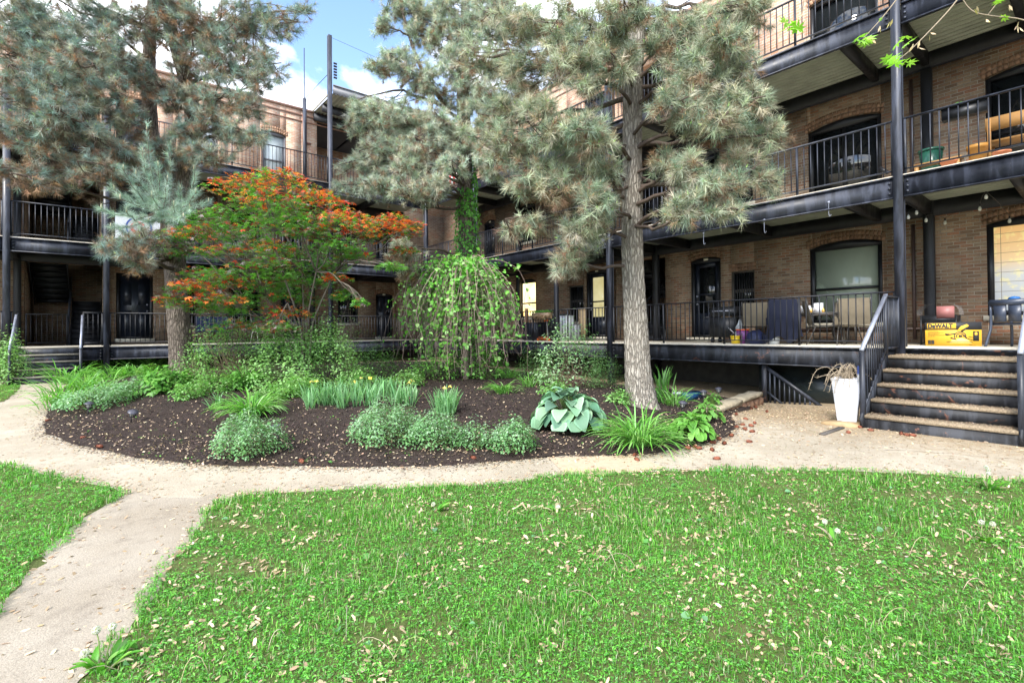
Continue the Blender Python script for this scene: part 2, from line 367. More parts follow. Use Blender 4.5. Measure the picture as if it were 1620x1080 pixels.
ctr = np.mean(slab, 0); sheet('paving_slab', slab, lambda x, y: g(x, y) + .006, simple('tan paving slab', (.44, .33, .22), .9, 0, .15, 12, .4), .3, jit=0)

# ------------------------------------------------------------------ brick building
D = 2.5; F = 3.29; TOP = 10.38
def W(wing, s, d, z): return (d, -s, z) if wing == 'R' else (-s, d, z)
def wbox(mb, wing, s0, s1, d0, d1, z0, z1, c=None): mb.box(W(wing, s0, d0, z0), W(wing, s1, d1, z1), c)
def arc_pts(s0, s1, zs, rise, n=10):
    return [(s0 + (s1 - s0) * k / n, zs + rise * (1 - (2 * k / n - 1) ** 2)) for k in range(n + 1)]
def wall_with_holes(mb, wing, s0, s1, z0, z1, holes, th=.32):
    S = sorted({s0, s1, *[v for h in holes for v in (h['s0'], h['s1']) if s0 < v < s1]}); Z = sorted({z0, z1, *[v for h in holes for v in (h['z0'], h['z1']) if z0 < v < z1]})
    for a, b in zip(S, S[1:]):
        run = None
        for c, d in zip(Z, Z[1:]):
            hit = any(h['s0'] < (a + b) / 2 < h['s1'] and h['z0'] < (c + d) / 2 < h['z1'] for h in holes)
            if not hit: run = (run[0], d) if run else (c, d)
            if hit or d == Z[-1]:
                if run: wbox(mb, wing, a, b, D, D + th, *run)
                run = None
    for h in holes:
        r = h.get('arch', 0)
        if r:
            pts = arc_pts(h['s0'], h['s1'], h['z1'] - r, r)
            for (a, za), (b, zb) in zip(pts, pts[1:]):
                V = [W(wing, a, D, za), W(wing, b, D, zb), W(wing, b, D, h['z1']), W(wing, a, D, h['z1'])]; V += [W(wing, a, D + th, za), W(wing, b, D + th, zb), W(wing, b, D + th, h['z1']), W(wing, a, D + th, h['z1'])]
                mb.add(V, [(0,1,2,3),(7,6,5,4),(0,4,5,1)])
def voussoirs(mb, wing, h):
    r = h.get('arch', 0) or .001; n = max(6, int((h['s1'] - h['s0']) / .075)); w = h['s1'] - h['s0']
    for row in range(2):
        for k in range(n):
            t = (k + .5) / n; s = h['s0'] - .05 + (w + .1) * t; z = h['z1'] - r + r * (1 - (2 * t - 1) ** 2) + .004 + row * .115
            a = math.atan2(-4 * r * (2 * t - 1), w); hw = (w + .1) / n * .44; hh = .052
            q = [(s + math.cos(a) * i * hw - math.sin(a) * j, z + math.sin(a) * i * hw + math.cos(a) * j) for i, j in ((-1, 0), (1, 0), (1, 2 * hh), (-1, 2 * hh))]
            V = [W(wing, x, D - .006, y) for x, y in q] + [W(wing, x, D + .01, y) for x, y in q]
            mb.add(V, [(0,1,2,3),(0,4,5,1),(1,5,6,2),(2,6,7,3),(3,7,4,0)], c=rng.uniform(.75, 1.15) * np.array([.40, .24, .15]) * (.95 if h['z0'] > 6 else .6))
hb = lambda s0, s1, z0, z1, kind, arch=.12, **k: dict(s0=s0, s1=s1, z0=z0, z1=z1, kind=kind, arch=arch, **k)
def bay_R(f):
    z = f * F
    out = [hb(1.2, 2.1, z + .12, z + 2.4, 'door'), hb(3.85, 4.95, z + .95, z + 2.62, 'litwin' if f == 0 else 'win'), hb(6.88, 7.68, z + .7, z + 2.12, 'barred', 0), hb(7.80, 8.82, z + .12, z + 2.62, 'litdoor' if f == 0 else 'door', .06),
           hb(9.0, 11.3, z + .0, z + 2.78, 'open', 0), hb(12.2, 13.2, z + .12, z + 2.58, 'door', .1), hb(13.5, 14.2, z + .7, z + 2.05, 'barred', 0)]
    if f == 0: out += [hb(15.62, 17.2, z + .5, z + 2.56, 'bigwin', .14), hb(19.0, 20.6, z + .6, z + 2.62, 'gridwin', .12), hb(23, 24, z + .1, z + 2.4, 'door')]
    if f == 1: out += [hb(15.62, 17.22, z + .35, z + 2.32, 'glassdoor', .14), hb(19.02, 20.5, z + .12, z + 2.38, 'win', .12)]
    if f == 2: out += [hb(15.7, 17.2, z + .6, z + 2.3, 'win', .12), hb(19.0, 20.4, z + .6, z + 2.3, 'win', .12)]
    return out
def bay_B(f):
    z = f * F
    out = [hb(.5, 1.4, z + .12, z + 2.28, 'door', .08), hb(2.3, 3.3, z + .8, z + 2.3, 'win'), hb(11.83 if f < 1 else 11.9, 13.86, z, z + 2.85, 'open', 0), hb(10.34, 11.44, z + .2, z + 2.62, 'door', 0), hb(15, 16.2, z + .8, z + 2.4, 'win'), hb(18, 19, z + .12, z + 2.4, 'door')]
    if f < 2: out += [hb(8.9, 9.7, z + .7, z + 2.1, 'barred', 0), hb(6.6, 7.8, z + .8, z + 2.35, 'win'), hb(4.9, 5.8, z + .12, z + 2.4, 'door')]
    else: out += [hb(8.2, 9.1, z + .9, z + 2.55, 'win'), hb(5.55, 6.52, z + .4, z + 2.55, 'winpale', .1)]
    if f == 2: out = [h for h in out if h['s0'] > 4.5] + [hb(.3, 4.22, z, z + 3.55, 'open', 0)]
    return out
HOLES = {'R': [h for f in range(3) for h in bay_R(f)], 'B': [h for f in range(3) for h in bay_B(f)]}
BUILD = {}
for wing, cat, lab, s1 in (('R', 'building', 'three storey brick apartment wing receding along the right side behind steel walkways', 27), ('B', 'building', 'brick apartment wing across the back and left with a pink top storey', 26)):
    b = thing('brick_building', lab, cat, W(wing, 12, D + .3, -1.5)); BUILD[wing] = b
    s0 = 0.002 if wing == 'R' else -D - .3
    for nm, mat, z0, z1 in (('wall', 'brick_low', -.02, 2 * F - .02), ('wall', 'brick_high', 2 * F - .02, TOP)):
        mb = MB(); wall_with_holes(mb, wing, s0 if wing == 'B' else -D + .0, s1, z0, z1, HOLES[wing]) ; o = mb.obj(nm, M_[mat], b)
        o['label'] = 'dirty brown brick of the lower storeys' if mat == 'brick_low' else 'cleaner pink brick of the top storey with sunlight in its colour'
    mb = MB(); wbox(mb, wing, s0 if wing == 'B' else -D, s1, D + .02, D + .5, -1.75, -.02)
    mb.obj('foundation', simple('dark foundation stone', (.04, .036, .03), .9, 0, .4, 4, .5), b)
    mb = MB(); wbox(mb, wing, s0 - .0, s1, D - .05, D + .37, TOP, TOP + .1); wbox(mb, wing, s0, s1, D - .03, D, TOP - .26, TOP - .18); wbox(mb, wing, s0, s1, D - .03, D, TOP - .52, TOP - .47)
    mb.obj('coping', simple('red brown coping', (.30, .17, .12), .7, 0, .2, 5), b)
    mb = MB(); wbox(mb, wing, s0, s1, D + .37, D + 9, TOP - .4, TOP - .2); mb.obj('roof', M_['black'], b)
    ARCHM = colmat('arch bricks', .9, .2, .5, 50)
    for h in HOLES[wing]:
        mb = MB()
        if h['kind'] != 'open': wbox(mb, wing, h['s0'] - .1, h['s1'] + .1, D + .325, D + .345, h['z0'] - .1, h['z1'] + .1); mb.obj('light_leak_backing', M_['black'], b)  # added black boards behind openings, keep outside light from leaking through gaps
    for h in HOLES[wing]:
        k = h['kind']; a, c, z0, z1, r = h['s0'], h['s1'], h['z0'], h['z1'], h['arch']; zt = z1 - r
        if k != 'open': mb = MB(); voussoirs(mb, wing, h); mb.obj('brick_arch', ARCHM, b)
        hi = z0 > 6
        if k == 'open':
            mb = MB(); th = 3.3
            if hi and wing == 'B':
                wbox(mb, wing, a - .3, c, D + 3, D + 3.2, z0, z1 + .3)
            else:
                wbox(mb, wing, a - .25, a, D + .32, D + th, z0 - .02, z1 + .4); wbox(mb, wing, c, c + .25, D + .32, D + th, z0 - .02, z1 + .4); wbox(mb, wing, a, c, D + th - .2, D + th, z0 - .02, z1 + .4)
            mb.obj('stairwell_wall', M_['brick_low'] if not hi else M_['brick_high'], b)
            mb = MB(); wbox(mb, wing, a, c, D, D + .32, z0 - .15, z0 - .022); wbox(mb, wing, a, c, D + .32, D + th, z0 - .15, z0 - .022); mb.obj('landing', M_['conc'], b)
            continue
        dd = D + .10
        def ring(mb, a, c, z0, zt, r, w, d0, d1):
            wbox(mb, wing, a, a + w, d0, d1, z0, zt + .01); wbox(mb, wing, c - w, c, d0, d1, z0, zt + .01); wbox(mb, wing, a + w, c - w, d0, d1, z0, z0 + w * .8)
            if r:
                P = [(a, zt - w * .6)] + arc_pts(a, c, zt + .006, r - .006) + [(c, zt - w * .6)]
                ax = 0 if wing == 'R' else 1; PP = [(-s, z) for s, z in P]
                mb.prism(PP, ax, d0 - .001, d1 + .001)
            else: wbox(mb, wing, a + w, c - w, d0, d1, zt - w, zt)
        if 'door' in k:
            mb = MB(); ring(mb, a, c, z0, zt, r, .1, dd - .04, dd + .12); fr = mb.obj('door', M_['black'], b)
            mb = MB(); lit = k == 'litdoor'; gd = k == 'glassdoor'; i0, i1 = a + .1005, c - .1005; zb = z0 + .09; zg0 = z0 + (.75 if not gd else .12)
            if gd:
                mbw = MB(); wbox(mbw, wing, i0, i1, dd + .05, dd + .07, zb, zt - .06); mbw.obj('pane', M_['glass'], fr)
                wbox(mb, wing, (i0 + i1) / 2 - .04, (i0 + i1) / 2 + .04, dd, dd + .045, zb, zt - .06); mb.obj('mullion', M_['black'], fr)
            else:
                glz = (a * 7.3 + z0) % 2 < 1.2 or lit or (wing == 'R' and 12 < a < 13)
                if wing == 'B' and 10 < a < 11: glz = False
                if glz:
                    wbox(mb, wing, i0, i1, dd + .02, dd + .06, zb, zg0); wbox(mb, wing, i0, i0 + .13, dd + .02, dd + .06, zg0, zt - .06); wbox(mb, wing, i1 - .13, i1, dd + .02, dd + .06, zg0, zt - .06); wbox(mb, wing, i0 + .13, i1 - .13, dd + .02, dd + .06, zt - .2, zt - .06)
                    wbox(mb, wing, i0 + .13, i1 - .13, dd + .01, dd + .055, zg0 + .55, zg0 + .6)
                    mbw = MB(); wbox(mbw, wing, i0 + .13, i1 - .13, dd + .07, dd + .08, zg0, zt - .2)
                    if lit:
                        m, nt_, bb, _ = nodes('lit door glass'); f = noise(nt_, 1.5, 2, objco(nt_)); cc_ = ramp(nt_, f, [(.3, (.42, .36, .16)), (.7, (.55, .5, .28))]); nt_.links.new(cc_, bb.inputs['Emission Color']); bb.inputs['Emission Strength'].default_value = .32; nt_.links.new(cc_, bb.inputs['Base Color']); bb.inputs['Roughness'].default_value = .1
                        mbw.obj('pane', m, fr)
                    else: mbw.obj('pane', M_['glass'], fr)
                else:
                    wbox(mb, wing, i0, i1, dd + .02, dd + .06, zb, zt - .06)
                    for q in range(2):
                        for e in range(2): wbox(mb, wing, i0 + .1 + e * (i1 - i0) / 2, i0 - .1 + (e + 1) * (i1 - i0) / 2, dd + .012, dd + .02, zb + .15 + q * 1.0, zb + .95 + q * 1.0)
                mb.obj('door_leaf', M_['doorblue'], fr)
                mb = MB(); 
                for zz in (1.0, 1.25): wbox(mb, wing, i0 + .05 if wing == 'R' else i0 + .05, i0 + .1, dd - .03, dd + .02, z0 + zz, z0 + zz + .05)
                mb.obj('handle', M_['alum'], fr)
            mb = MB(); wbox(mb, wing, a - .05, c + .05, D - .18, D + .1, z0 - .12, z0 - .0); mb.obj('doorstep', M_['stone'], fr)
            if z0 < 6 and k != 'glassdoor':
                mb = MB(); wbox(mb, wing, (a + c) / 2 - .07, (a + c) / 2 + .07, dd - .055, dd - .041, zt + (0 if r else -.08), zt + .07 - (0 if r else .08)); mb.obj('number_plate', simple('pale number plate', (.6, .57, .45), .5), fr)
        elif k == 'barred':
            mb = MB(); ring(mb, a, c, z0, zt, 0, .06, dd - .03, dd + .06); zm = (z0 + zt) / 2 + .1; wbox(mb, wing, a + .06, c - .06, dd - .03, dd + .02, zm - .05, zm + .05); fr = mb.obj('window', simple('brown window frame', (.075, .065, .05), .6), b)
            mb = MB()
            for q in range(8): s = a + .1 + (c - a - .2) * q / 7; wbox(mb, wing, s - .011, s + .011, dd - .06, dd - .035, z0 + .05, zt - .05)
            mb.obj('window_bars', M_['black'], fr); mb = MB(); wbox(mb, wing, a + .06, c - .06, dd + .04, dd + .05, z0 + .05, zt - .06); mb.obj('pane', M_['glass'], fr)
            mb = MB(); wbox(mb, wing, a - .05, c + .05, D - .05, D + .1, z0 - .1, z0); mb.obj('sill', M_['stone'], fr)
        else:
            mb = MB(); w = .1 if k in ('bigwin', 'gridwin') else .08
            fm = M_['black'] if not (hi and wing == 'B') else simple('grey window frame', (.10, .10, .11), .5)
            ring(mb, a, c, z0, zt, r, w, dd - .04, dd + .08); zm = z0 + (zt - z0) * (.45 if k != 'litwin' else .4)
            if k != 'gridwin': wbox(mb, wing, a + w, c - w, dd - .01, dd + .05, zm - .03, zm + .03)
            fr = mb.obj('window', fm, b)
            mb = MB(); wbox(mb, wing, a + w, c - w, dd + .052, dd + .06, z0 + .05, zt)
            if k == 'litwin':
                m, nt_, bb, _ = nodes('warm lit window'); f = noise(nt_, 1.2, 2, objco(nt_)); cc_ = ramp(nt_, f, [(.35, (.9, .62, .22)), (.6, (.85, .85, .5))]); nt_.links.new(cc_, bb.inputs['Emission Color']); bb.inputs['Emission Strength'].default_value = .75; nt_.links.new(cc_, bb.inputs['Base Color']); mb.obj('pane', m, fr)
            elif k == 'gridwin':
                m, nt_, bb, _ = nodes('lit shade'); co_ = objco(nt_); s_ = N(nt_, 'ShaderNodeSeparateXYZ'); nt_.links.new(co_, s_.inputs[0])
                mr = N(nt_, 'ShaderNodeMapRange', i_1=.6 + 1.5, i_2=2.5 + 1.5); nt_.links.new(s_.outputs[2], mr.inputs[0])
                cc_ = ramp(nt_, mr.outputs[0], [(.0, (.36, .40, .44)), (.45, (.46, .46, .44)), (.62, (.62, .44, .24)), (1, (.62, .36, .13))])
                cc_ = mix(nt_, ramp(nt_, noise(nt_, 6, 4, co_, .6), [(.52, 0), (.62, .5)]), cc_, (.7, .62, .25))
                cm = N(nt_, 'ShaderNodeCombineXYZ'); nt_.links.new(s_.outputs[1], cm.inputs[0]); nt_.links.new(s_.outputs[2], cm.inputs[1])
                bt = N(nt_, 'ShaderNodeTexBrick', i_Scale=1.0, offset=0.0); bt.inputs['Brick Width'].default_value = .36; bt.inputs['Row Height'].default_value = .2; bt.inputs['Mortar Size'].default_value = .004; nt_.links.new(cm.outputs[0], bt.inputs[0])
                cc_ = mix(nt_, bt.outputs['Fac'], cc_, (.12, .09, .05)); nt_.links.new(cc_, bb.inputs['Base Color']); nt_.links.new(cc_, bb.inputs['Emission Color']); bb.inputs['Emission Strength'].default_value = .3; bb.inputs['Roughness'].default_value = .7
                mb.obj('shade', m, fr)
            elif k in ('bigwin', 'winpale') or (hi and wing == 'B'):
                m, nt_, bb, _ = nodes('blind behind glass'); co_ = objco(nt_, (1, 1, .6)); f = noise(nt_, 2.2, 6, co_, .6, .6)
                base = (.28, .32, .24) if k == 'bigwin' else (.5, .56, .56)
                nt_.links.new(ramp(nt_, f, [(.4, base), (.62, tuple(np.array(base) * 1.1)), (.7, tuple(np.minimum(np.array(base) * 2.0, .8)))]) if k == 'bigwin' else ramp(nt_, f, [(.3, base), (.7, tuple(np.array(base) * .6))]), bb.inputs['Base Color'])
                bb.inputs['Roughness'].default_value = .12; bb.inputs['Specular IOR Level'].default_value = .7; mb.obj('pane', m, fr)
                if k == 'bigwin':
                    mb = MB(); wbox(mb, wing, a + w + .05, c - w - .05, dd + .045, dd + .052, zm - .14, zm - .11); wbox(mb, wing, a + w + .05, a + w + .08, dd + .045, dd + .052, z0 + .1, zm - .14); mb.obj('sash', simple('pale sash', (.35, .37, .33), .4), fr)
            else: mb.obj('pane', M_['glass'], fr)
            mb = MB(); wbox(mb, wing, a - .06, c + .06, D - .05, D + .12, z0 - .11, z0); mb.obj('sill', M_['stone'], fr)
# pipes on the walls
for wing, s, z0, z1, r in (('R', 17.8, .1, 2.7, .035), ('R', 17.8, 3.3, 6, .035), ('R', 8.9, .1, 2.8, .03), ('B', 4.84, 8.95, 10.2, .04)):
    mb = MB(); p = W(wing, s, D - .06, z0); q = W(wing, s, D - .06, z1); mb.tube([p, q], r, 8)
    if z0 < 1 and s > 17: mb.tube([W(wing, 15.0, D - .06, .34), W(wing, 18.9, D - .06, .34)], .025, 8)
    if wing == 'B': mb.tube([W(wing, 4.84, D - .06, 8.95), W(wing, 4.5, D - .06, 8.93)], .045, 8)
    mb.obj('pipe', simple('painted pipe', (.05, .03, .025) if wing == 'R' else (.2, .1, .08), .5), BUILD[wing], smooth=True)
# brick pier at the roof end of the back wing
# ------------------------------------------------------------------ steel galleries
def gallery(wing, lab, posts, s_end, s_start=0.0):
    t = thing('steel_walkway', lab, 'walkway', W(wing, posts[len(posts) // 2][0], .1, -1.3))
    for s, zt in posts:
        mb = MB(); w = .076; zb = float(g(*W(wing, s, 0, 0)[:2])) - .1
        for a, b2, d0, d1 in ((s - w, s + w, -.08, -.062), (s - w, s + w, .062, .08), (s - .01, s + .01, -.062, .062)): wbox(mb, wing, a, b2, d0, d1, zb, zt)
        wbox(mb, wing, s - w + .01, s - w + .022, -.061, .061, zb, zt) ; wbox(mb, wing, s + w - .022, s + w - .01, -.061, .061, zb, zt)
        mb.obj('post', M_['steel'], t)
    S = [p[0] for p in posts]
    for s in S:
        if s < .5: continue
        mb = MB()
        for d in (D - .17,): wbox(mb, wing, s - .09, s + .09, d - .07, d + .09, -1.4, 2 * F - .5)
        mb.obj('wall_post', M_['steel_dark'], t)
    for f in range(3):
        z = f * F; segs = sorted({s_start, *[s for s in S if s_start <= s <= s_end], s_end})
        for a, b2 in zip(segs, segs[1:]):
            if b2 - a < .3: continue
            e0 = .08 if a in S else 0; e1 = .08 if b2 in S else 0
            mb = MB(); A, B_ = a + e0, b2 - e1
            wbox(mb, wing, A, B_, -.02, .0, z - .45, z - .03); wbox(mb, wing, A, B_, -.07, -.02, z - .06, z - .03); wbox(mb, wing, A, B_, -.07, -.02, z - .45, z - .425)
            for e, sg in ((A, 1), (B_, -1)):
                for q in range(3):
                    p = np.array(W(wing, e + sg * .06, -.02, z - .14 - q * .1)); dr = np.array(W(wing, 0, -.025, 0)); mb.tube([p, p + dr], .022, 6)
            bm_ = mb.obj('beam', M_['steel_worn'] if (f == 0 and wing == 'R') else M_['steel'], t)
            # railing
            gaps = STAIRGAP.get((wing, f), [])
            pieces = [(A, B_)]
            for g0, g1 in gaps:
                nn = []
                for u0, u1 in pieces:
                    if g1 <= u0 or g0 >= u1: nn.append((u0, u1)); continue
                    if g0 - u0 > .15: nn.append((u0, g0))
                    if u1 - g1 > .15: nn.append((g1, u1))
                pieces = nn
            for u0, u1 in pieces: railing(wing, u0, u1, .03, z, t)
        # inner beam, joists, floor slab, pan
        mb = MB(); wbox(mb, wing, s_start, s_end, D - .2, D - .06, z - .46, z - .14); mb.obj('inner_beam', M_['steel_dark'], t)
        mb = MB(); n = max(1, int((s_end - s_start) / 2.35))
        J = sorted({*[round(s_start + (s_end - s_start) * q / n, 2) for q in range(1, n)]})
        J = [j for j in J if min([abs(j - s) for s in S] + [9]) > .7] + [s for s in S if s_start < s < s_end]
        for j in J: mb = MB(); wbox(mb, wing, j - .06, j + .06, .002, D - .2, z - .42, z - .15); mb.obj('joist', M_['steel_dark'], t)
        mb = MB(); wbox(mb, wing, s_start, s_end, .0, D - .0, z - .045, z - .0); mb.obj('floor_deck', M_['conc'], t)
        mb = MB(); nx = 14; V = []
        for q in range(nx * 4 + 1):
            d = .01 + (D - .03) * (q // 4 + (0, .06, .56, .62)[q % 4]) / nx; zz = z - .138 + (.09 if (q % 4) in (1, 2) else 0)
            V += [W(wing, s_start, d, zz), W(wing, s_end, d, zz)]
        mb.add(V, [(2*i, 2*i+1, 2*i+3, 2*i+2) for i in range(nx * 4)]); mb.obj('deck_pan', M_['deckpan'], t)
    return t
def railing(wing, u0, u1, d, z, t, zf=None, name='railing'):
    mb = MB(); P = lambda s, zz: W(wing, s, d, zz)
    mb.bar(P(u0, z + 1.06), P(u1, z + 1.06), .045, .03); mb.bar(P(u0, z + .1), P(u1, z + .1), .04, .022)
    n = max(1, round((u1 - u0) / .132))
    for q in range(1, n): s = u0 + (u1 - u0) * q / n; mb.bar(P(s, z + .111), P(s, z + 1.045), .017)
    m = max(1, round((u1 - u0) / 1.9))
    for q in range(0, m + 1):
        s = u0 + .02 + (u1 - u0 - .04) * q / m; mb.bar(P(s, z - .0), P(s, z + 1.044), .04)
    return mb.obj(name, M_['rail'] if z > 1 else M_['rail_shaded'], t)
STAIRGAP = {('R', 0): [(18.16, 19.86)], ('B', 0): [(12.3, 13.75)]}
GR = gallery('R', 'blue-black steel walkway of three decks with railings along the right brick wing', [(4.0, 7.7), (11.05, 7.75), (18.1, 10.3), (25.2, 10.3)], 27)
GB = gallery('B', 'three-deck steel walkway crossing the back wing, with a corrugated roof at one end', [(0.0, 10.3), (4.5, 12.75), (11.72, 7.7), (14.0, 7.7), (21, 7.7)], 26)
# slim props below the right walkway
mb = MB(); mb.box((-.05, -8.8, -1.4), (.06, -8.68, F - .45)); mb.obj('prop', M_['steel_dark'], GR)
mb = MB(); mb.box((-.04, -2.75, -1.4), (.06, -2.65, F - .45)); mb.obj('prop', M_['steel_dark'], GR)
# roof canopy over the inner corner
mb = MB(); nx = 40; V = []
zc = lambda y: 10.33 + .03 * y
for q in range(nx * 4 + 1):
    x = -4.4 + 6.9 * q / (nx * 4); dz = .05 if (q % 4) in (1, 2) else 0
    V += [(x, -.05, zc(0) + dz), (x, 5.6, zc(5.6) + dz)]
mb.add(V, [(2*i, 2*i+1, 2*i+3, 2*i+2) for i in range(nx * 4)]); mb.obj('roof_pan', M_['deckpan'], GB)
mb = MB(); mb.box((-4.39, -.09, 10.33), (2.5, -.06, 10.68)); mb.box((-4.39, -.12, 10.66), (2.5, -.09, 10.70)); mb.obj('roof_fascia', simple('grey fascia', (.12, .125, .14), .5), GB)
mb = MB()
for yy in (1.2, 2.35, 4.4): mb = MB(); mb.box((-4.38, yy, 10.05), (2.4, yy + .14, 10.36)); mb.obj('roof_beam', M_['steel_dark'], GB)
for xx in (-2.4, -.2): mb = MB(); mb.box((xx, 0, 9.98), (xx + .12, 5.5, 10.045)); mb.obj('roof_beam', M_['steel_dark'], GB)
mb = MB(); mb.box((-4.44, -.05, 10.42), (-4.4, 5.6, 10.5)); mb.obj('roof_edge', simple('pale edge', (.4, .37, .3), .6), GB)
mb = MB(); mb.box((-4.86, 2.35, 6.5), (-4.72, 2.49, 10.9)); mb.obj('post', M_['steel'], GB)
mb = MB(); mb.tube([(-4.5, 0, 11.2), (-4.79, 2.42, 10.9)], .012, 5); mb.tube([(-4.79, 2.42, 10.9), (-4.79, 2.42, 13.2)], .02, 5); mb.tube([(-4.5, 0.0, 12.7), (-2.5, -.3, 12.35), (0, -.6, 12.2)], .008, 4)
for q in range(6): mb.tube([(-4.33, 0, 11.05 + q * .12), (-4.2, 0, 11.05 + q * .12)], .045, 6)
mb.obj('mast_wire', M_['steel_dark'], GB)

# ------------------------------------------------------------------ staircases
def inner_stair(wing, s0, s1, f, lab, dirn=1, rail=True, sd=None):
    """switchback flight inside the stair opening: treads rising into depth"""
    t = thing('staircase', lab, 'staircase', W(wing, (s0 + s1) / 2, D + .6, f * F))
    mid = (s0 + s1) / 2 if sd is None else sd; z = f * F
    lo0, lo1 = (mid, s1) if dirn > 0 else (s0, mid); up0, up1 = (s0, mid) if dirn > 0 else (mid, s1)
    # lower flight goes up into the depth, upper flight comes back
    n = 9; mb = MB()
    for q in range(n): wbox(mb, wing, lo0 + .05, lo1 - .06, D + .1 + q * .26, D + .38 + q * .26, z + q * .183 + .14, z + q * .183 + .18); wbox(mb, wing, lo0 + .05, lo1 - .06, D + .1 + q * .26, D + .12 + q * .26, z + q * .183, z + q * .183 + .14)
    mb.obj('tread', M_['steel_dark'], t)
    mb = MB()
    for q in range(n): wbox(mb, wing, up0 + .06, up1 - .05, D + .1 + (n - 1 - q) * .26, D + .38 + (n - 1 - q) * .26, z + F / 2 + q * .183 + .1, z + F / 2 + q * .183 + .14); wbox(mb, wing, up0 + .06, up1 - .05, D + .36 + (n - 1 - q) * .26, D + .38 + (n - 1 - q) * .26, z + F / 2 + q * .183 - .06, z + F / 2 + q * .183 + .1)
    mb.obj('tread', M_['steel_dark'], t)
    mb = MB()
    for sx in (lo0 + .02, lo1 - .04): mb.bar(W(wing, sx, D + .0, z - .02), W(wing, sx, D + .1 + n * .26, z + n * .183), .03, .3)
    for sx in (up0 + .04, up1 - .02): mb.bar(W(wing, sx, D + .1 + n * .26, z + F / 2), W(wing, sx, D - .1, z + F - .05), .03, .3)
    mb.obj('stringer', M_['steel_dark'], t)
    mb = MB(); P0 = np.array(W(wing, mid, D - .05, z + .95)); P1 = np.array(W(wing, mid, D + n * .26, z + .95 + n * .183)); mb.bar(P0, P1, .04)
    for q in range(15):
        p = P0 + (P1 - P0) * (q + .5) / 15; mb.bar(p - np.array([0, 0, .85]), p, .015)
    mb.bar(W(wing, mid, D - .05, z), W(wing, mid, D - .05, z + 1.0), .05); mb.obj('handrail', M_['rail'], t)
    return t
inner_stair('B', 11.85, 13.8, 0, 'dark steel stairs climbing behind the ground floor opening at far left', -1, sd=12.75)
inner_stair('B', 11.92, 13.8, 1, 'dark steel stairs behind the second floor railing at far left', -1, sd=12.75)
inner_stair('R', 9.05, 11.25, 0, 'dark steel stairs in the ground floor stairwell behind the big right pine trunk', 1)
inner_stair('R', 9.05, 11.25, 1, 'dark steel stairs in the second floor stairwell above the right pine trunk', 1)
mb = MB(); railing('B', 12.75, 13.8, D - .25, 0, None, name='gate'); gt = bpy.data.objects[-1] if 0 else [o for o in COL.objects if o.name.startswith('gate')][-1]
tag(gt, 'low barred steel gate closing the space beside the far left stairs', 'gate')
# front steps, right
def front_steps():
    Lz = -.13; n = 5; rise = (1.27 - .13) / 5; tr = .34; x0 = -.85; ya, yb = -19.86, -18.1
    t = thing('entrance_steps', 'wide weathered steel steps with gritty treads and two handrails in the right foreground', 'steps', (x0, -19, -1.27))
    litter = simple('gritty tread', (.24, .185, .12), .95, 0, .6, 45, .8)
    steel = M_['steel_worn']
    mb = MB(); mb.box((x0 - .018, ya, Lz - .04), (-.03, yb, Lz)); o = mb.obj('landing', litter, t); o['label'] = 'landing covered in pale seed litter'
    mb = MB(); mb.box((-.028, ya, -.12), (-.003, yb, -.02)); mb.obj('riser', steel, t)
    for q in range(n):
        zt = Lz - q * rise; xf = x0 - q * tr
        mb = MB(); mb.box((xf, ya, zt - rise + (.0 if q < n - 1 else -.1)), (xf + .02, yb, zt - .05)); mb.obj('riser', M_['riser'], t)
        mb = MB(); mb.box((xf - .022, ya, zt - .05), (xf - .0015, yb, zt - .003)); mb.obj('nosing', litter, t)
        if q < n - 1:
            mb = MB(); mb.box((xf - tr - .018, ya, zt - rise - .04), (xf - .002, yb, zt - rise)); mb.obj('tread', litter, t)
    for yy in (yb + .03, ya - .03):
        mb = MB(); mb.bar((x0 + .0, yy, Lz - .10), (x0 - 4 * tr - .05, yy, -1.2), .03, .26)
        mb.obj('stringer', steel, t)
        mb = MB(); nx_, top = x0 - 4.0 * tr + .02, -.33
        hx = [(-.02, .93), (x0 - .0, .93), (x0 - 4 * tr, -.0)]
        mb.bar((nx_, yy, -1.3), (nx_, yy, -.02), .07); mb.bar((x0 - .02, yy, Lz - .1), (x0 - .02, yy, .95), .05); mb.bar((-.08, yy, 0 - .1), (-.08, yy, .95), .05)
        mb.bar((-.08, yy, .94), (x0 - .02, yy, .94), .045, .03)
        for q in range(1, 9): xx = -.08 + (x0 + .06) * q / 9; mb.bar((xx, yy, 0.0), (xx, yy, .93), .018)
        mb.bar((-.08, yy, .0), (x0 - .02, yy, .0), .03)
        for q in range(1, 11):
            f = q / 11; xx = x0 - .02 + (nx_ - x0 + .02) * f; mb.bar((xx, yy, .0 - 1.0 * f - .0), (xx, yy, .93 - .95 * f), .018)
        mb.bar((x0 - .02, yy, .0), (nx_, yy, -1.0), .03, .03)
        mb.obj('handrail', M_['rail'], t)
        mb = MB(); mb.bar((x0 + .02, yy, .965), (nx_ - .03, yy, .005), .06, .04); mb.obj('rail_cap', M_['alum'], t)['label'] = 'bright bare metal cap of the sloping rail'
    return t
front_steps()
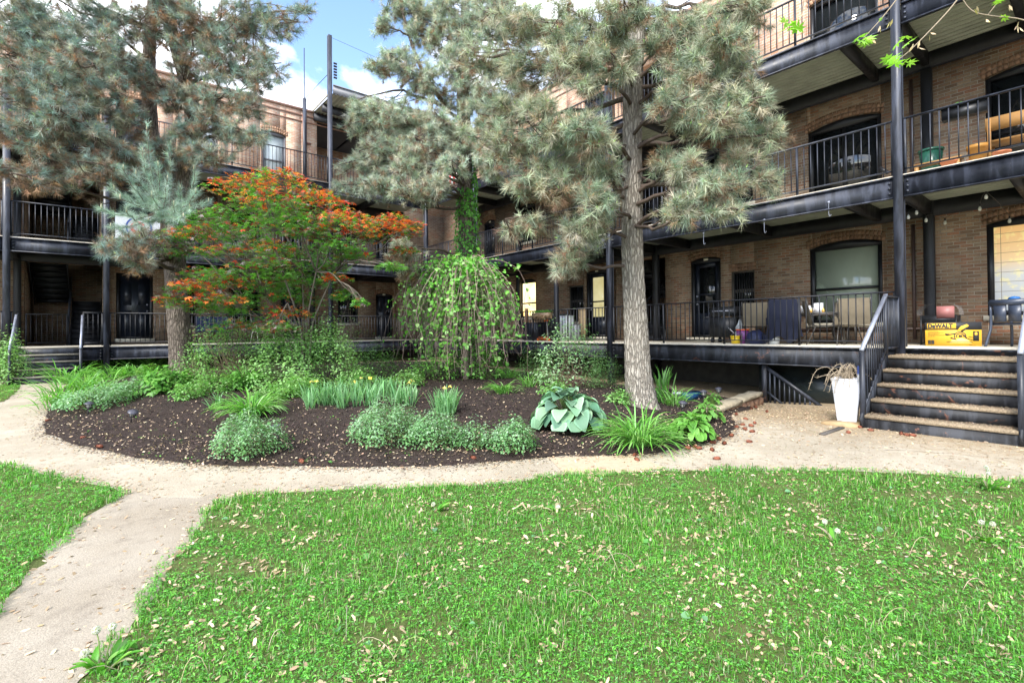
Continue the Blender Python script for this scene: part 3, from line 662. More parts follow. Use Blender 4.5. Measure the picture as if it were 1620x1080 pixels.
def left_steps():
    t = thing('entrance_steps', 'narrow weathered steps with two handrails leading up at the far left', 'steps', (-13, -1, -1.0))
    n = 5; rise = .98 / 5; ya0 = -.45; tr = .3; xa, xb = -13.72, -12.33
    stp = simple('worn step stone', (.22, .2, .16), .9, 0, .35, 8, .5)
    mb = MB(); mb.box((xa, ya0, -.055), (xb, -.1, -.01)); mb.obj('landing', stp, t)
    for q in range(n):
        mb = MB(); mb.box((xa, ya0 - q * tr, -.055 - q * rise), (xb, ya0 - q * tr + .02, -.055 - (q + 1) * rise)); mb.obj('riser', M_['steel_worn'], t)
        if q < n - 1: mb = MB(); mb.box((xa, ya0 - q * tr - tr - .02, -.055 - (q + 1) * rise), (xb, ya0 - q * tr - .002, -.01 - (q + 1) * rise)); mb.obj('tread', stp, t)
    for xx in (xa - .03, xb + .03):
        mb = MB(); yt, yb_ = ya0 - .02, ya0 - 4.4 * tr
        mb.bar((xx, yb_, -1.1), (xx, yb_, -.05), .06); mb.bar((xx, yt, -.1), (xx, yt, .93), .05); mb.bar((xx, -.05, .92), (xx, yt, .92), .045, .03)
        for q in range(1, 9): f = q / 9; mb.bar((xx, yt + (yb_ - yt) * f, .0 - .9 * f), (xx, yt + (yb_ - yt) * f, .92 - .95 * f), .016)
        mb.bar((xx, yt, .0), (xx, yb_, -.9), .03, .12)
        mb.obj('handrail', M_['rail'], t)
        mb = MB(); mb.bar((xx, yt + .02, .95), (xx, yb_ - .03, -.03), .05, .04); mb.obj('rail_cap', M_['alum'], t)
    return t
left_steps()
# gate under the deck
t = thing('garden_gate', 'black barred steel gate with a diagonal brace under the right walkway deck', 'gate', (.1, -15.9, -1.4))
mb = MB(); mb.box((.04, -15.56, -1.5), (.14, -15.46, -.4)); mb.obj('post', M_['steel_worn'], t)
mb = MB(); mb.bar((.1, -15.5, -.5), (.1, -16.75, -1.36), .05, .07)
for q in range(10):
    y = -15.62 - q * .105; mb.bar((.1, y, -1.42), (.1, y, -.5 - (-15.5 - y) * .69), .03)
mb.bar((.1, -15.5, -1.05), (.1, -16.0, -1.42), .04); mb.obj('bars', M_['rail'], t)
mb = MB(); mb.box((.5, -15.2, -1.6), (.55, -18.05, -.46)); mb.box((.45, -17.1, -1.6), (.5, -17.14, -.46)); mb.obj('screen', simple('dark reflective sheet', (.012, .016, .016), .25, 0, .5, 2), t)
# ------------------------------------------------------------------ trees
def barkmat(name, c, c2, sc=1.0, depth=.03):
    m, nt, b, _ = nodes(name); co = objco(nt, (17 * sc, 17 * sc, 3.4 * sc))
    wv = N(nt, 'ShaderNodeTexNoise', i_Scale=1.2, i_Detail=4.0); nt.links.new(co, wv.inputs[0])
    ad = N(nt, 'ShaderNodeVectorMath', operation='MULTIPLY_ADD'); nt.links.new(wv.outputs['Color'], ad.inputs[0]); ad.inputs[1].default_value = (1.3, 1.3, 1.0); nt.links.new(co, ad.inputs[2])
    vo = N(nt, 'ShaderNodeTexVoronoi', i_Scale=1.3, feature='DISTANCE_TO_EDGE'); nt.links.new(ad.outputs[0], vo.inputs['Vector'])
    f = noise(nt, 6, 6, co, .7); e = ramp(nt, vo.outputs[0], [(.0, 0), (.22, 1)])
    base = mix(nt, f, tuple(np.array(c) * .6), tuple(np.array(c) * 1.35)); base = mix(nt, ramp(nt, e, [(0, .75), (.8, 0)]), base, c2)
    nt.links.new(base, b.inputs['Base Color']); b.inputs['Roughness'].default_value = .95; b.inputs['Specular IOR Level'].default_value = .15
    h = N(nt, 'ShaderNodeMath', operation='MULTIPLY_ADD', i_1=.4); nt.links.new(f, h.inputs[0]); nt.links.new(e, h.inputs[2])
    bump(nt, b, h.outputs[0], 1.0, depth); return m
M_['bark'] = barkmat('pine bark', (.38, .345, .29), (.15, .125, .10)); M_['bark_dark'] = barkmat('dark pine bark', (.20, .165, .135), (.05, .04, .033))
def spline(P, n):
    P = np.asarray(P, float); k = len(P); t = np.linspace(0, k - 1, n); out = []
    for u in t:
        i = min(int(u), k - 2); f = u - i; p0, p1, p2, p3 = P[max(i - 1, 0)], P[i], P[i + 1], P[min(i + 2, k - 1)]
        out.append(.5 * ((2 * p1) + (p2 - p0) * f + (2 * p0 - 5 * p1 + 4 * p2 - p3) * f * f + (3 * p1 - p0 - 3 * p2 + p3) * f ** 3))
    return np.array(out)
def curve3(a, b, sag=0., wob=.1, n=7):
    a = np.asarray(a); b = np.asarray(b); t = np.linspace(0, 1, n)[:, None]; L = np.linalg.norm(b - a)
    off = rng.normal(0, wob * L, 3); P = a + (b - a) * t + (4 * t * (1 - t)) * (off + np.array([0, 0, sag * L])) + rng.normal(0, .012 * L, (n, 3)) * (t * (1 - t) * 4)
    return P
def needles(mb, P, D, K, L, w, col, spread=(.3, 1.45), tw=None):
    n = len(P); D = nrm(D); P = np.repeat(P, K, 0); D = np.repeat(D, K, 0); c = np.repeat(col, K, 0) * rng.uniform(.78, 1.25, (n * K, 1))
    r = rdir(n * K); r = nrm(r - (r * D).sum(1, keepdims=True) * D); a = rng.uniform(spread[0], spread[1], (n * K, 1))
    Lr = np.broadcast_to(np.asarray(L), (n,)); Lr = np.repeat(Lr, K)[:, None] * rng.uniform(.75, 1.1, (n * K, 1))
    d = D * np.cos(a) + r * np.sin(a); st = P - D * Lr * rng.uniform(0, .75, (n * K, 1))
    s = nrm(np.cross(d, rdir(n * K))) * w / 2; tip = st + d * Lr; tip[:, 2] -= (.12 * Lr * np.abs(np.sin(a)))[:, 0]
    V = np.stack([st - s, st + s, tip], 1).reshape(-1, 3); T = np.arange(n * K * 3).reshape(-1, 3)
    mb.add(V, T=T, c=np.repeat(np.clip(c, 0, 1), 3, 0))
def pine(name, lab, depth, trunks, clumps, greens, browns, K, L, w, dens, barkm, base, seed, mid_label=None):
    global rng
    rng = np.random.default_rng(seed)
    t = thing(name, lab, 'tree', base)
    # trunks: list of (pixel path, radius pairs) -> 3d
    tk = MB(); paths = []
    for path in trunks:
        P = np.array([dep(x, y, d) for x, y, d, r in path]); rr = np.array([q[3] for q in path]); n = 14 * len(P)
        C = spline(np.column_stack([P, rr]), n); ph = rng.uniform(0, 6, 6)
        bf = lambda k, th, ph=ph: 1 + .07 * np.exp(-k / 4.0) * np.cos(5 * th + ph[3]) + .035 * np.sin(5 * th + ph[0] + k * .13) + .03 * np.sin(9 * th + ph[1] - k * .21) + .02 * np.sin(17 * th + k * .37 + ph[2]) + .02 * np.sin(k * 1.7 + 3 * th)
        tk.tube(C[:, :3], C[:, 3], 28, bump=bf); paths.append(C)
    tk.obj('trunk', barkm, t, smooth=True)
    TP = np.vstack(paths)
    br = MB(); nd = MB(); bd = MB(); bc = np.array([.10, .075, .06])
    for cl in clumps:
        x, y, rx, ry, dd, brown = (list(cl) + [.18])[:6]
        d = depth + dd; C = dep(x, y, d); a = rx * d / FPX; h = ry * d / FPX
        # attach on trunk
        hz = np.hypot(TP[:, 0] - C[0], TP[:, 1] - C[1]); want = C[2] + .12 * hz.min() - .1
        i = int(np.argmin(np.abs(TP[:, 2] - want) + .35 * hz)); A = TP[i, :3]
        ext = C + nrm(C - A) * a * .6; ext[2] += .1 * h
        limb = curve3(A, ext, rng.uniform(-.08, .1), .04, 12); LL = np.linalg.norm(ext - A); r0 = np.clip(.018 + .011 * LL, .02, .055)
        br.tube(limb, np.linspace(r0, .010, 12), 6, c=bc)
        ns = max(5, int((rx * ry) ** .5 * dens * .42)); ms = 11
        e = rdir(ns) * (rng.uniform(.25, 1, (ns, 1)) ** .45) * np.array([a, a * .8, h]); E = C + e
        for j in range(ns):
            k = rng.integers(4, 12); S = limb[k]; cv = curve3(S, E[j], rng.uniform(-.12, .05), .06, 8)
            br.tube(cv, np.linspace(.012, .0045, 8), 4, c=bc * rng.uniform(.8, 1.3), caps=False)
            tt = np.linspace(.35, 1, ms) ; idx = tt * 7; i0 = np.minimum(idx.astype(int), 6); fr = (idx - i0)[:, None]
            Q = cv[i0] * (1 - fr) + cv[i0 + 1] * fr; tg = nrm(cv[i0 + 1] - cv[i0])
            dr = nrm(tg * rng.uniform(.3, 1.1, (ms, 1)) + rdir(ms) * .75 + np.array([0, 0, .22])); dr[-1] = tg[-1]
            ln = rng.uniform(.06, .24, (ms, 1)) * (L / .17); ln[-1] = .02; T = Q + dr * ln
            for q in range(ms): br.add(*twig3(Q[q], T[q], .0045), c=bc * 1.3)
            inner = 1 - np.clip(np.linalg.norm((T - C) / np.array([a, a, h]), axis=1), 0, 1)
            pb = brown * .55 + inner * .35 * (brown * 3 > .3) + np.where(T[:, 2] < C[2] - .35 * h, brown * .9, 0)
            isb = rng.uniform(0, 1, ms) < pb
            col = np.where(isb[:, None], pick(browns, ms), pick(greens, ms))
            needles(nd, T, dr, K, L * rng.uniform(.8, 1.15, ms) * np.where(isb, .8, 1), w, col)
            kk = ~isb & (rng.uniform(0, 1, ms) < .3)
            if kk.any():
                m_ = int(kk.sum()); s_ = L / .17; tp = T[kk]; ud = nrm(dr[kk] + np.array([0, 0, .6]))
                sd = nrm(np.cross(ud, rdir(m_))) * .009 * s_; sd2 = np.cross(ud, sd); V = np.stack([tp - sd, tp + sd, tp + sd2, tp + ud * .055 * s_], 1).reshape(-1, 3)
                bd.add(V, T=(np.array([(0, 1, 3), (1, 2, 3), (2, 0, 3)])[None] + 4 * np.arange(m_)[:, None, None]).reshape(-1, 3), c=np.repeat(pick([(.30, .38, .14), (.42, .30, .14), (.25, .42, .10)], m_), 4, 0))
    br.obj('branches', M_['twig'], t); nd.obj('needles', M_['needle'], t); bd.obj('buds', M_['needle'], t)
    return t
def twig3(a, b, r):
    d = nrm(b - a); s = np.cross(d, [.3, .5, .8]); s = nrm(s) * r; u = np.cross(d, s)
    return np.array([a + s, a - s * .5 + u * .87, a - s * .5 - u * .87, b]), None, [(0, 1, 3), (1, 2, 3), (2, 0, 3)]
GR1 = [(.30, .37, .25), (.43, .48, .34), (.20, .27, .19), (.52, .50, .37), (.34, .33, .23), (.17, .22, .15)]
BR1 = [(.28, .17, .10), (.34, .25, .16), (.22, .145, .095), (.33, .28, .19)]
bR = gnd(1015, 638, .28); dR = float((M @ (bR - CAM))[1])
pine('pine_tree', 'tallest pine, its straight grey trunk bare up to the second deck', dR,
     [[(1017, 656, dR, .38), (1015, 636, dR, .29), (1009, 585, dR, .232), (1005, 500, dR, .205), (1001, 400, dR, .192), (1000, 300, dR, .18), (1000, 200, dR, .17), (1003, 100, dR, .17), (1008, 0, dR, .165), (1012, -120, dR, .14), (1010, -330, dR, .07)]],
     [(880,45,55,40,-.8),(838,112,50,40,-.4),(905,130,55,42,-1.2),(950,55,50,45,-.8),(862,200,62,42,-1.3),(925,215,45,36,-1.7),(800,235,48,34,-.3),(835,285,52,36,-.8,.35),(885,300,42,36,-1,.6),(938,330,32,26,-1.3),(822,348,40,22,-.6,.35),(920,375,32,36,-.9,.3),(892,420,26,20,-.7,.3),(780,180,40,30,.2),
      (1040,35,48,34,0,.4),(1110,50,52,36,-.8),(1170,40,42,36,.0,.3),(1100,125,60,38,-1.2),(1168,112,55,34,-.8,.3),(1075,165,40,20,-1.5,.4),(1125,190,55,24,-1.6),(1185,160,40,24,-1.2),(1095,272,42,20,-1.6),(1145,300,50,20,-1.6),(1175,262,42,24,-.8),(1212,218,24,20,-.8),(1215,288,22,16,-.8),(1085,330,38,14,-1.6),(1150,335,32,12,-1.7),(1062,250,20,12,-.9,.4),(1200,15,30,24,-.4,.3),(955,270,22,18,-1,.2),(815,30,30,30,-.5),(745,90,30,30,0),(990,18,46,34,-1.3),(972,95,36,30,-1.1),(1140,75,50,30,-1.3),(900,85,50,36,-1.1),(760,215,34,24,0),(1060,80,40,30,-.6,.4),
      (905,-40,50,30,0),(1000,-70,44,30,.3)],
     GR1, BR1, 36, .19, .0070, .95, M_['bark'], bR, 21)
dM = 14.6; bM = dep(744, 604, dM)
pine('pine_tree', 'pale blue-grey pine behind the weeping dome tree, trunk wrapped in green ivy', dM,
     [[(745, 612, dM, .31), (744, 560, dM, .27), (741, 480, dM, .245), (739, 400, dM, .235), (736, 300, dM, .225), (734, 200, dM, .20), (732, 130, dM, .17), (735, 60, dM, .14), (738, -60, dM, .10), (738, -200, dM, .05)],
      [(712, 175, dM - .1, .07), (678, 130, dM - .6, .06), (655, 80, dM - .8, .045), (637, 20, dM - .9, .03)]],
     [(655,20,42,26,-.6,.1),(700,55,50,42,-.6),(765,40,48,44,-.7,.1),(800,100,36,40,-.9,.1),(632,95,30,22,-1.2,.2),(612,45,18,12,-1.2,.2),(600,110,20,14,-1.2,.25),(690,145,52,36,-.7,.3),(752,135,45,36,-.8,.15),(575,205,38,34,-1.4,.15),(618,232,50,40,-1.2,.3),(678,232,52,42,-1.4,.35),(728,225,34,30,-1,.2),(600,290,52,20,-1.6,.15),(655,298,60,24,-1.8,.2),(555,265,32,16,-1.4,.1),(545,295,20,10,-1.6,.1),(780,262,38,24,-1.4,.1),(718,262,30,14,-1.7,.2),(690,290,26,12,-1.8,.3),(835,150,34,34,-.6,.2),(790,195,36,34,-1,.1),(628,398,24,22,-2,.6),(640,430,12,14,-2,.7),(600,175,28,16,-1.2),(735,55,36,34,-1.0),(722,108,36,32,-1.0),(748,172,26,14,-.9),(700,190,38,26,-1.2),(640,190,40,28,-1.2,.3),(775,160,34,28,-1),(590,245,36,26,-1.5),(770,235,30,26,-1.2),(645,262,40,22,-1.6,.2),(820,60,34,36,-.4),(560,170,18,10,-1.3),
      (770,-20,50,34,0),(700,-25,44,34,0),(668,45,44,34,-.7,.1),(790,20,50,38,-.6,.15),(715,20,46,36,-.9,.1),(620,5,34,22,-.8,.15),(845,40,34,36,-.3,.2),(660,120,40,30,-1,.2)],
     [(.38, .47, .36), (.50, .56, .44), (.28, .36, .28), (.54, .53, .41)], BR1, 34, .18, .0080, 1.5, M_['bark_dark'], bM, 22)
dL = 12.2; bL = dep(285, 603, dL)
GRL = [(.22, .32, .28), (.29, .39, .34), (.17, .25, .22), (.40, .40, .31), (.24, .24, .17)]
BRL = [(.27, .165, .10), (.36, .22, .125), (.20, .14, .10), (.18, .14, .105)]
pine('pine_tree', 'dark forked pine at the left with blue-green and dead brown needles', dL,
     [[(288, 614, dL, .34), (287, 575, dL, .26), (284, 520, dL, .24), (279, 450, dL, .235), (275, 390, dL, .235), (280, 330, dL, .24), (295, 250, dL, .22), (306, 200, dL, .19), (300, 150, dL, .165), (283, 90, dL, .14), (265, 25, dL, .12), (255, -60, dL, .10), (250, -200, dL, .05)],
      [(282, 345, dL, .20), (256, 290, dL + .1, .19), (240, 220, dL + .2, .17), (236, 140, dL + .2, .15), (237, 60, dL + .2, .13), (246, -40, dL + .2, .10)],
      [(268, 330, dL, .15), (215, 255, dL - .5, .13), (165, 215, dL - 1, .115), (130, 170, dL - 1.4, .10), (85, 115, dL - 1.8, .085), (30, 60, dL - 2, .06)]],
     [(40,40,55,38,-1.8,.1),(118,22,55,34,-1.5,.1),(195,35,52,34,-1,.35),(60,125,55,38,-2,.2),(130,112,48,36,-2,.15),(30,210,48,34,-2.2,.6),(108,188,58,38,-2.2,.3),(180,160,44,34,-1.6,.2),(165,230,52,28,-1.8,.45),(80,250,46,20,-2,.5),(60,285,52,16,-2.2,.6),(150,268,52,20,-2,.5),(250,60,44,46,-.3,.7),(330,35,52,36,-.6,.6),(400,28,50,32,-1,.2),(456,40,32,22,-1.2,.15),(385,98,52,32,-.8,.5),(432,105,30,26,-1.2,.1),(350,150,46,36,-1,.3),(398,172,34,20,-1.1,.3),(372,210,30,20,-1.1,.2),(330,250,44,20,-1,.4),(300,215,28,20,-.8,.3),(212,255,34,22,-1,.5),(205,385,40,12,-3,.3),(215,415,22,18,-3,.8),(178,392,22,10,-3,.2),(290,25,44,34,-.4,.7),(485,25,16,14,-1.3,.1),(10,150,36,34,-2,.3),(415,215,24,12,-1.3,.2),(228,372,30,14,-2.6,.5),(410,130,20,12,-1.2,.3),(180,95,46,34,-1.6,.3),(232,140,36,36,-.9,.7),(290,120,26,40,-.7,.7),(262,240,26,24,-.9,.4),(330,190,34,22,-1,.4),(95,80,46,30,-1.8,.1),(10,90,40,36,-2,.1),(100,150,44,30,-2,.3),(15,270,34,20,-2.2,.6),(215,195,34,26,-1.2,.5),(70,55,44,32,-1.7,.15),(250,15,44,30,-.8,.5),(300,75,40,34,-.8,.5),(155,65,44,32,-1.6,.2),(205,110,34,30,-1.2,.5),(20,20,44,34,-2,.1),(275,165,30,30,-.8,.6),(385,60,36,28,-.9,.2),(60,210,44,28,-2.1,.4),(340,105,40,30,-.8,.3),(130,215,40,26,-1.8,.4),(360,65,40,30,-.7,.4),(380,400,16,10,-1,.6),
      (90,-30,50,24,-1.5),(230,-35,50,26,-.5),(-50,60,50,40,-2)],
     GRL, BRL, 40, .18, .0062, 1.05, M_['bark_dark'], bL, 23)
# a young, fresh bough hanging in front of the left trunk: part of the left pine
def bough():
    global rng
    rng = np.random.default_rng(5); t = [o for o in COL.objects if o.name.startswith('pine_tree')][-1]
    br = MB(); nd = MB(); bd = MB(); d = 8.2; A = dep(262, 345, dL - .2)
    tips = [(232,205),(250,262),(195,268),(215,275),(307,268),(180,300),(310,305),(200,335),(270,230),(285,300),(330,320),(160,330),(240,310),(255,340),(215,305),(290,345),(175,360),(235,350),(300,330),(265,285),(225,240),(190,315),(275,325)]
    hub = dep(265, 330, d + 1.2); br.tube(curve3(A, hub, -.05, .03, 8), np.linspace(.04, .018, 8), 6, c=(.12, .09, .07))
    for x, y in tips:
        e = dep(x, y, d + rng.uniform(-.5, .9)); cv = curve3(hub, e, -.12, .04, 9); br.tube(cv, np.linspace(.012, .005, 9), 5, c=(.13, .10, .075))
        for q in range(16):
            u = .30 + .70 * q / 15; k = min(int(u * 8), 7); p = cv[k] + (cv[k+1] - cv[k]) * (u * 8 - k); tg = nrm(cv[k+1] - cv[k])
            dr = nrm(tg * .9 + rdir(1)[0] * .55 + np.array([0, 0, .3])); tp = p + dr * rng.uniform(.02, .12)
            br.add(*twig3(p, tp, .004), c=(.13, .10, .075))
            needles(nd, tp[None], dr[None], 46, .15, .0036, pick([(.30, .42, .34), (.38, .50, .41), (.25, .35, .29)], 1), (.25, 1.1))
        ud = np.array([0, 0, 1.]); p = e; bd = MB(); bd.tube([p, p + ud * .05, p + ud * .085], [.010, .009, .004], 6, c=(.50, .45, .30)); bd.obj('candle', M_['needle'], t)
    br.obj('bough', M_['twig'], t); nd.obj('bough_needles', M_['needle'], t)
bough()

# leaf templates: length along y (unit), normal z
def leaf_t(w=.5, n=3, cup=.12, droop=.25, tipp=1.6):
    """ovate leaf grid 3 across x n+1 along"""
    V = []; F = []
    for i in range(n + 1):
        t = i / n; ww = w * math.sin(math.pi * min(t ** .75 * .97 + .03, 1)) ** .8 * .5 if 0 < i < n else .012
        zc = -droop * t * t
        V += [(-ww, t, zc + cup * ww * 2), (0, t, zc), (ww, t, zc + cup * ww * 2)]
    for i in range(n): a = 3 * i; F += [(a, a+1, a+4, a+3), (a+1, a+2, a+5, a+4)]
    return np.array(V), np.array(F)
def maple_t(lobes=5, spread=1.9, w=.13, sub=.62):
    V = [(0, 0, 0)]; F = []
    for i in range(lobes):
        a = (i / (lobes - 1) - .5) * 2 * spread; L = 1 - .38 * abs(i / (lobes - 1) - .5) * 2; s, c = math.sin(a), math.cos(a)
        k = len(V); V += [(s * L * .45 - c * w, c * L * .45 + s * w, -.03), (s * L, c * L, -.16), (s * L * .45 + c * w, c * L * .45 - s * w, -.03)]
        F.append((0, k + 2, k + 1, k))
    return np.array(V), np.array(F)
def up_leaves(n, tilt=.35, lean=None):
    Nn = nrm(np.column_stack([rng.normal(0, tilt, n), rng.normal(0, tilt, n), np.ones(n)])); a = rng.uniform(0, 2 * math.pi, n)
    D = np.column_stack([np.cos(a), np.sin(a), rng.normal(-.15, .2, n)]); D = D - (D * Nn).sum(1, keepdims=True) * Nn
    return frames(D, Nn)

# Japanese maple
rng = np.random.default_rng(31); dK = 11.0; bK = dep(478, 592, dK)
t = thing('maple_tree', 'small Japanese maple with layered green leaves tipped bright orange-red, several slender stems', 'tree', bK)
stems = MB(); lv = MB(); sc_ = (.14, .12, .095)
G_ = [(.10, .31, .04), (.14, .38, .05), (.09, .24, .045), (.14, .26, .10)]; O_ = [(.74, .11, .03), (.78, .20, .05), (.66, .07, .04), (.72, .32, .08)]; P_ = [(.20, .15, .14), (.28, .05, .035), (.13, .06, .04), (.34, .27, .28)]
KC = [(372,292,50,12,'O'),(440,278,52,13,'O'),(505,316,60,18,'O'),(548,340,45,13,'O'),(600,352,46,13,'O'),(640,362,32,15,'O'),(350,395,40,10,'M'),(430,388,60,11,'M'),(470,300,60,14,'O'),(420,310,60,12,'M'),(395,285,55,10,'O'),(520,345,50,12,'M'),(570,362,40,10,'O'),
      (345,470,48,12,'M'),(270,470,26,10,'M'),(262,372,24,12,'G'),(300,450,36,12,'O'),(620,345,30,12,'O'),(655,355,20,12,'O'),(312,455,36,10,'M'),(455,492,44,12,'O'),(530,437,28,8,'O'),(620,420,26,8,'G'),(280,370,34,12,'G'),(322,345,56,20,'G'),(392,335,60,22,'G'),(455,350,66,22,'G'),(300,395,56,16,'G'),(380,372,66,20,'G'),(470,402,66,20,'G'),(535,385,44,16,'G'),(400,428,86,18,'G'),(325,430,46,14,'P'),
      (365,480,66,18,'G'),(430,460,66,18,'G'),(305,478,40,10,'P'),(400,510,66,14,'P'),(480,440,56,16,'G'),(560,402,36,10,'G'),(545,465,26,12,'G'),(570,478,14,8,'G'),(640,395,24,8,'M'),(350,360,50,14,'P'),(430,415,60,12,'P'),(500,365,50,14,'P'),(520,420,40,12,'G'),(440,515,40,10,'P'),(365,445,60,12,'M'),(490,475,30,10,'P'),(300,365,40,10,'M'),(450,325,60,10,'G'),(590,375,30,10,'P'),(410,395,70,12,'G')]
hubs = [dep(x, y, dK + dd) for x, y, dd in ((420, 470, .3), (450, 440, -.3), (478, 430, .4), (500, 430, -.2), (530, 430, .2), (455, 480, -.5), (395, 490, .1))]
for i, h in enumerate(hubs):
    b0 = bK + np.array([rng.normal(0, .07), rng.normal(0, .07), -.1]); mid = b0 + (h - b0) * np.array([.25, .25, .55])
    cv = spline([b0, b0 + (mid - b0) * .5, mid, h], 12); stems.tube(cv, np.linspace(.03, .015, 12), 7, c=sc_)
tV, tF = maple_t()
for ci, (x, y, rx, ry, kd) in enumerate(KC):
    d = dK + rng.uniform(-1.2, 1.0); C = dep(x, y, d); a = rx * d / FPX; h = ry * d / FPX * .8
    hub = hubs[int(np.argmin([np.linalg.norm(C - q) for q in hubs]))]; lc = curve3(hub, C, .08, .05, 8); stems.tube(lc, np.linspace(.017, .006, 8), 5, c=sc_)
    for q in range(10):
        e = C + rdir(1)[0] * np.array([a, a, h]) * rng.uniform(.5, .95); stems.tube(curve3(lc[rng.integers(4, 8)], e, .03, .05, 5), np.linspace(.006, .002, 5), 3, c=sc_, caps=False)
    n = int(rx * ry * .24) + 50; u = rdir(n) * (rng.uniform(0, 1, (n, 1)) ** .4); P = C + u * np.array([a, a, h]); P[:, 2] -= (np.hypot(u[:, 0], u[:, 1]) ** 2) * a * .16
    top = u[:, 2] + rng.normal(0, .3, n)
    po = {'O': .36, 'M': .20, 'G': .02, 'P': .05}[kd]; pp = {'O': .20, 'M': .22, 'G': .12, 'P': .38}[kd]; r = rng.uniform(0, 1, n) - .22 * (top > .2) * (kd in 'OM')
    col = np.where((r < po)[:, None], pick(O_, n), np.where((r < po + pp)[:, None], pick(P_, n), pick(G_, n)))
    lv.scat(tV, tF, P, up_leaves(n, .42), rng.uniform(.07, .12, n), col)
stems.obj('trunk', M_['twig'], t, smooth=True); lv.obj('leaves', M_['leaf'], t)

# weeping dome tree
rng = np.random.default_rng(41); bW = gnd(737, 606, .2); dW = float((M @ (bW - CAM))[1]); dW = min(dW, 13.0); bW = dep(737, 606, dW)
t = thing('weeping_tree', 'weeping dome-shaped tree of bare hanging twigs with sparse lime leaves', 'tree', bW)
tr_ = MB(); topW = dep(728, 432, dW); tk_ = spline([bW + [0, 0, -.1], dep(737, 560, dW), dep(733, 510, dW), dep(724, 470, dW), topW], 20)
tr_.tube(tk_, np.linspace(.085, .06, 20), 10, c=(.17, .135, .11)); tr_.obj('trunk', M_['twig'], t, smooth=True)
tw = MB(); lf = MB(); PL = []; RX = 112 * dW / FPX
for k in range(290):
    az = rng.uniform(0, 2 * math.pi); rad = RX * rng.uniform(.2, 1.0) ** .7 * rng.uniform(.8, 1.06); st = topW + np.array([0, 0, rng.uniform(-.55, .12)]) + rng.normal(0, .05, 3)
    up = rng.uniform(.12, .34) * (1.2 - .4 * rad / RX); dx = np.array([math.cos(az), math.sin(az), 0]); apex = st + dx * rad * .55 + [0, 0, up]
    zend = bW[2] + rng.uniform(.25, 1.7) ** 1.0 ; e1 = st + dx * rad * .92 + [0, 0, -.45 * rng.uniform(.5, 1.2)]; e2 = st + dx * rad * rng.uniform(.98, 1.14); e2[2] = max(zend, bW[2] + .15); 
    if e1[2] < e2[2] + .2: e2[2] = e1[2] - .25
    cv = spline([st, apex, e1, (e1 + e2) / 2 + rng.normal(0, .07, 3), e2], 22); cv += np.cumsum(rng.normal(0, .024, cv.shape) * np.linspace(.3, 1, 22)[:, None], 0)
    tw.tube(cv, np.linspace(.010, .0032, 22), 4, c=np.array([.27, .205, .17]) * rng.uniform(.7, 1.25), caps=False)
    for q in range(rng.integers(3, 8)):
        i = rng.integers(6, 21); p = cv[i]; L = rng.uniform(.15, .55); e = p + np.array([rng.normal(0, .35), rng.normal(0, .35), -rng.uniform(.3, 1)]) * L
        c2 = curve3(p, e, 0, .08, 5); tw.tube(c2, np.linspace(.0042, .002, 5), 3, c=np.array([.28, .22, .185]) * rng.uniform(.8, 1.2), caps=False)
        if rng.uniform() < .4: PL += [c2[-1], c2[2]]
    pr_ = np.clip((cv[:, 2] - bW[2]) / 3.0, 0, 1)
    for i in range(3, 22):
        m_ = rng.poisson(.16 + 2.3 * pr_[i] ** 3.6)
        for _ in range(m_): PL.append(cv[i] + rng.normal(0, .07, 3))
PL = np.array(PL); n = len(PL); tV, tF = leaf_t(.95, 3, .1, .25)
nn = nrm(rdir(n) * .8 + [0, 0, .6] + nrm(PL - bW - [0, 0, 1.5]) * .5); dd_ = rdir(n); dd_[:, 2] -= .7
lf.scat(tV, tF, PL, frames(dd_ - (dd_ * nn).sum(1, keepdims=True) * nn, nn), rng.uniform(.045, .125, n), pick([(.15, .42, .06), (.21, .52, .09), (.11, .33, .05), (.33, .58, .20)], n))
tw.obj('hanging_twigs', M_['twig'], t); lf.obj('leaves', M_['leaf'], t)

# ivy on the middle pine trunk (its own plant)
rng = np.random.default_rng(42); iv = MB(); PP = []; NN = []
for k in range(3100):
    y = rng.uniform(300, 560) if k < 2300 else rng.uniform(205, 345); x0 = 740 - (560 - y) * .008; ang = rng.uniform(0, 2 * math.pi) if y > 300 else rng.uniform(-.7, .7) + 5.6
    c_ = dep(x0, y, dM); r = (.29 if y > 335 else .22) + abs(rng.normal(.03, .05)); nv = np.array([math.cos(ang), math.sin(ang), 0]); PP.append(c_ + nv * r); NN.append(nv + [0, 0, .4])
PP = np.array(PP); NN = nrm(np.array(NN) + rng.normal(0, .3, (len(NN), 3))); D_ = np.tile([0, 0, -1.], (len(PP), 1)) + rng.normal(0, .5, (len(PP), 3)); tV, tF = leaf_t(.85, 2, .1, .2)
iv.scat(tV, tF, PP, frames(D_ - (D_ * NN).sum(1, keepdims=True) * NN, NN), rng.uniform(.06, .10, len(PP)), pick([(.10, .32, .04), (.14, .40, .06), (.08, .24, .04)], len(PP)))
o = iv.obj('ivy', M_['leaf']); tag(o, 'bright green ivy climbing the middle pine trunk above the weeping dome', 'climbing plant')

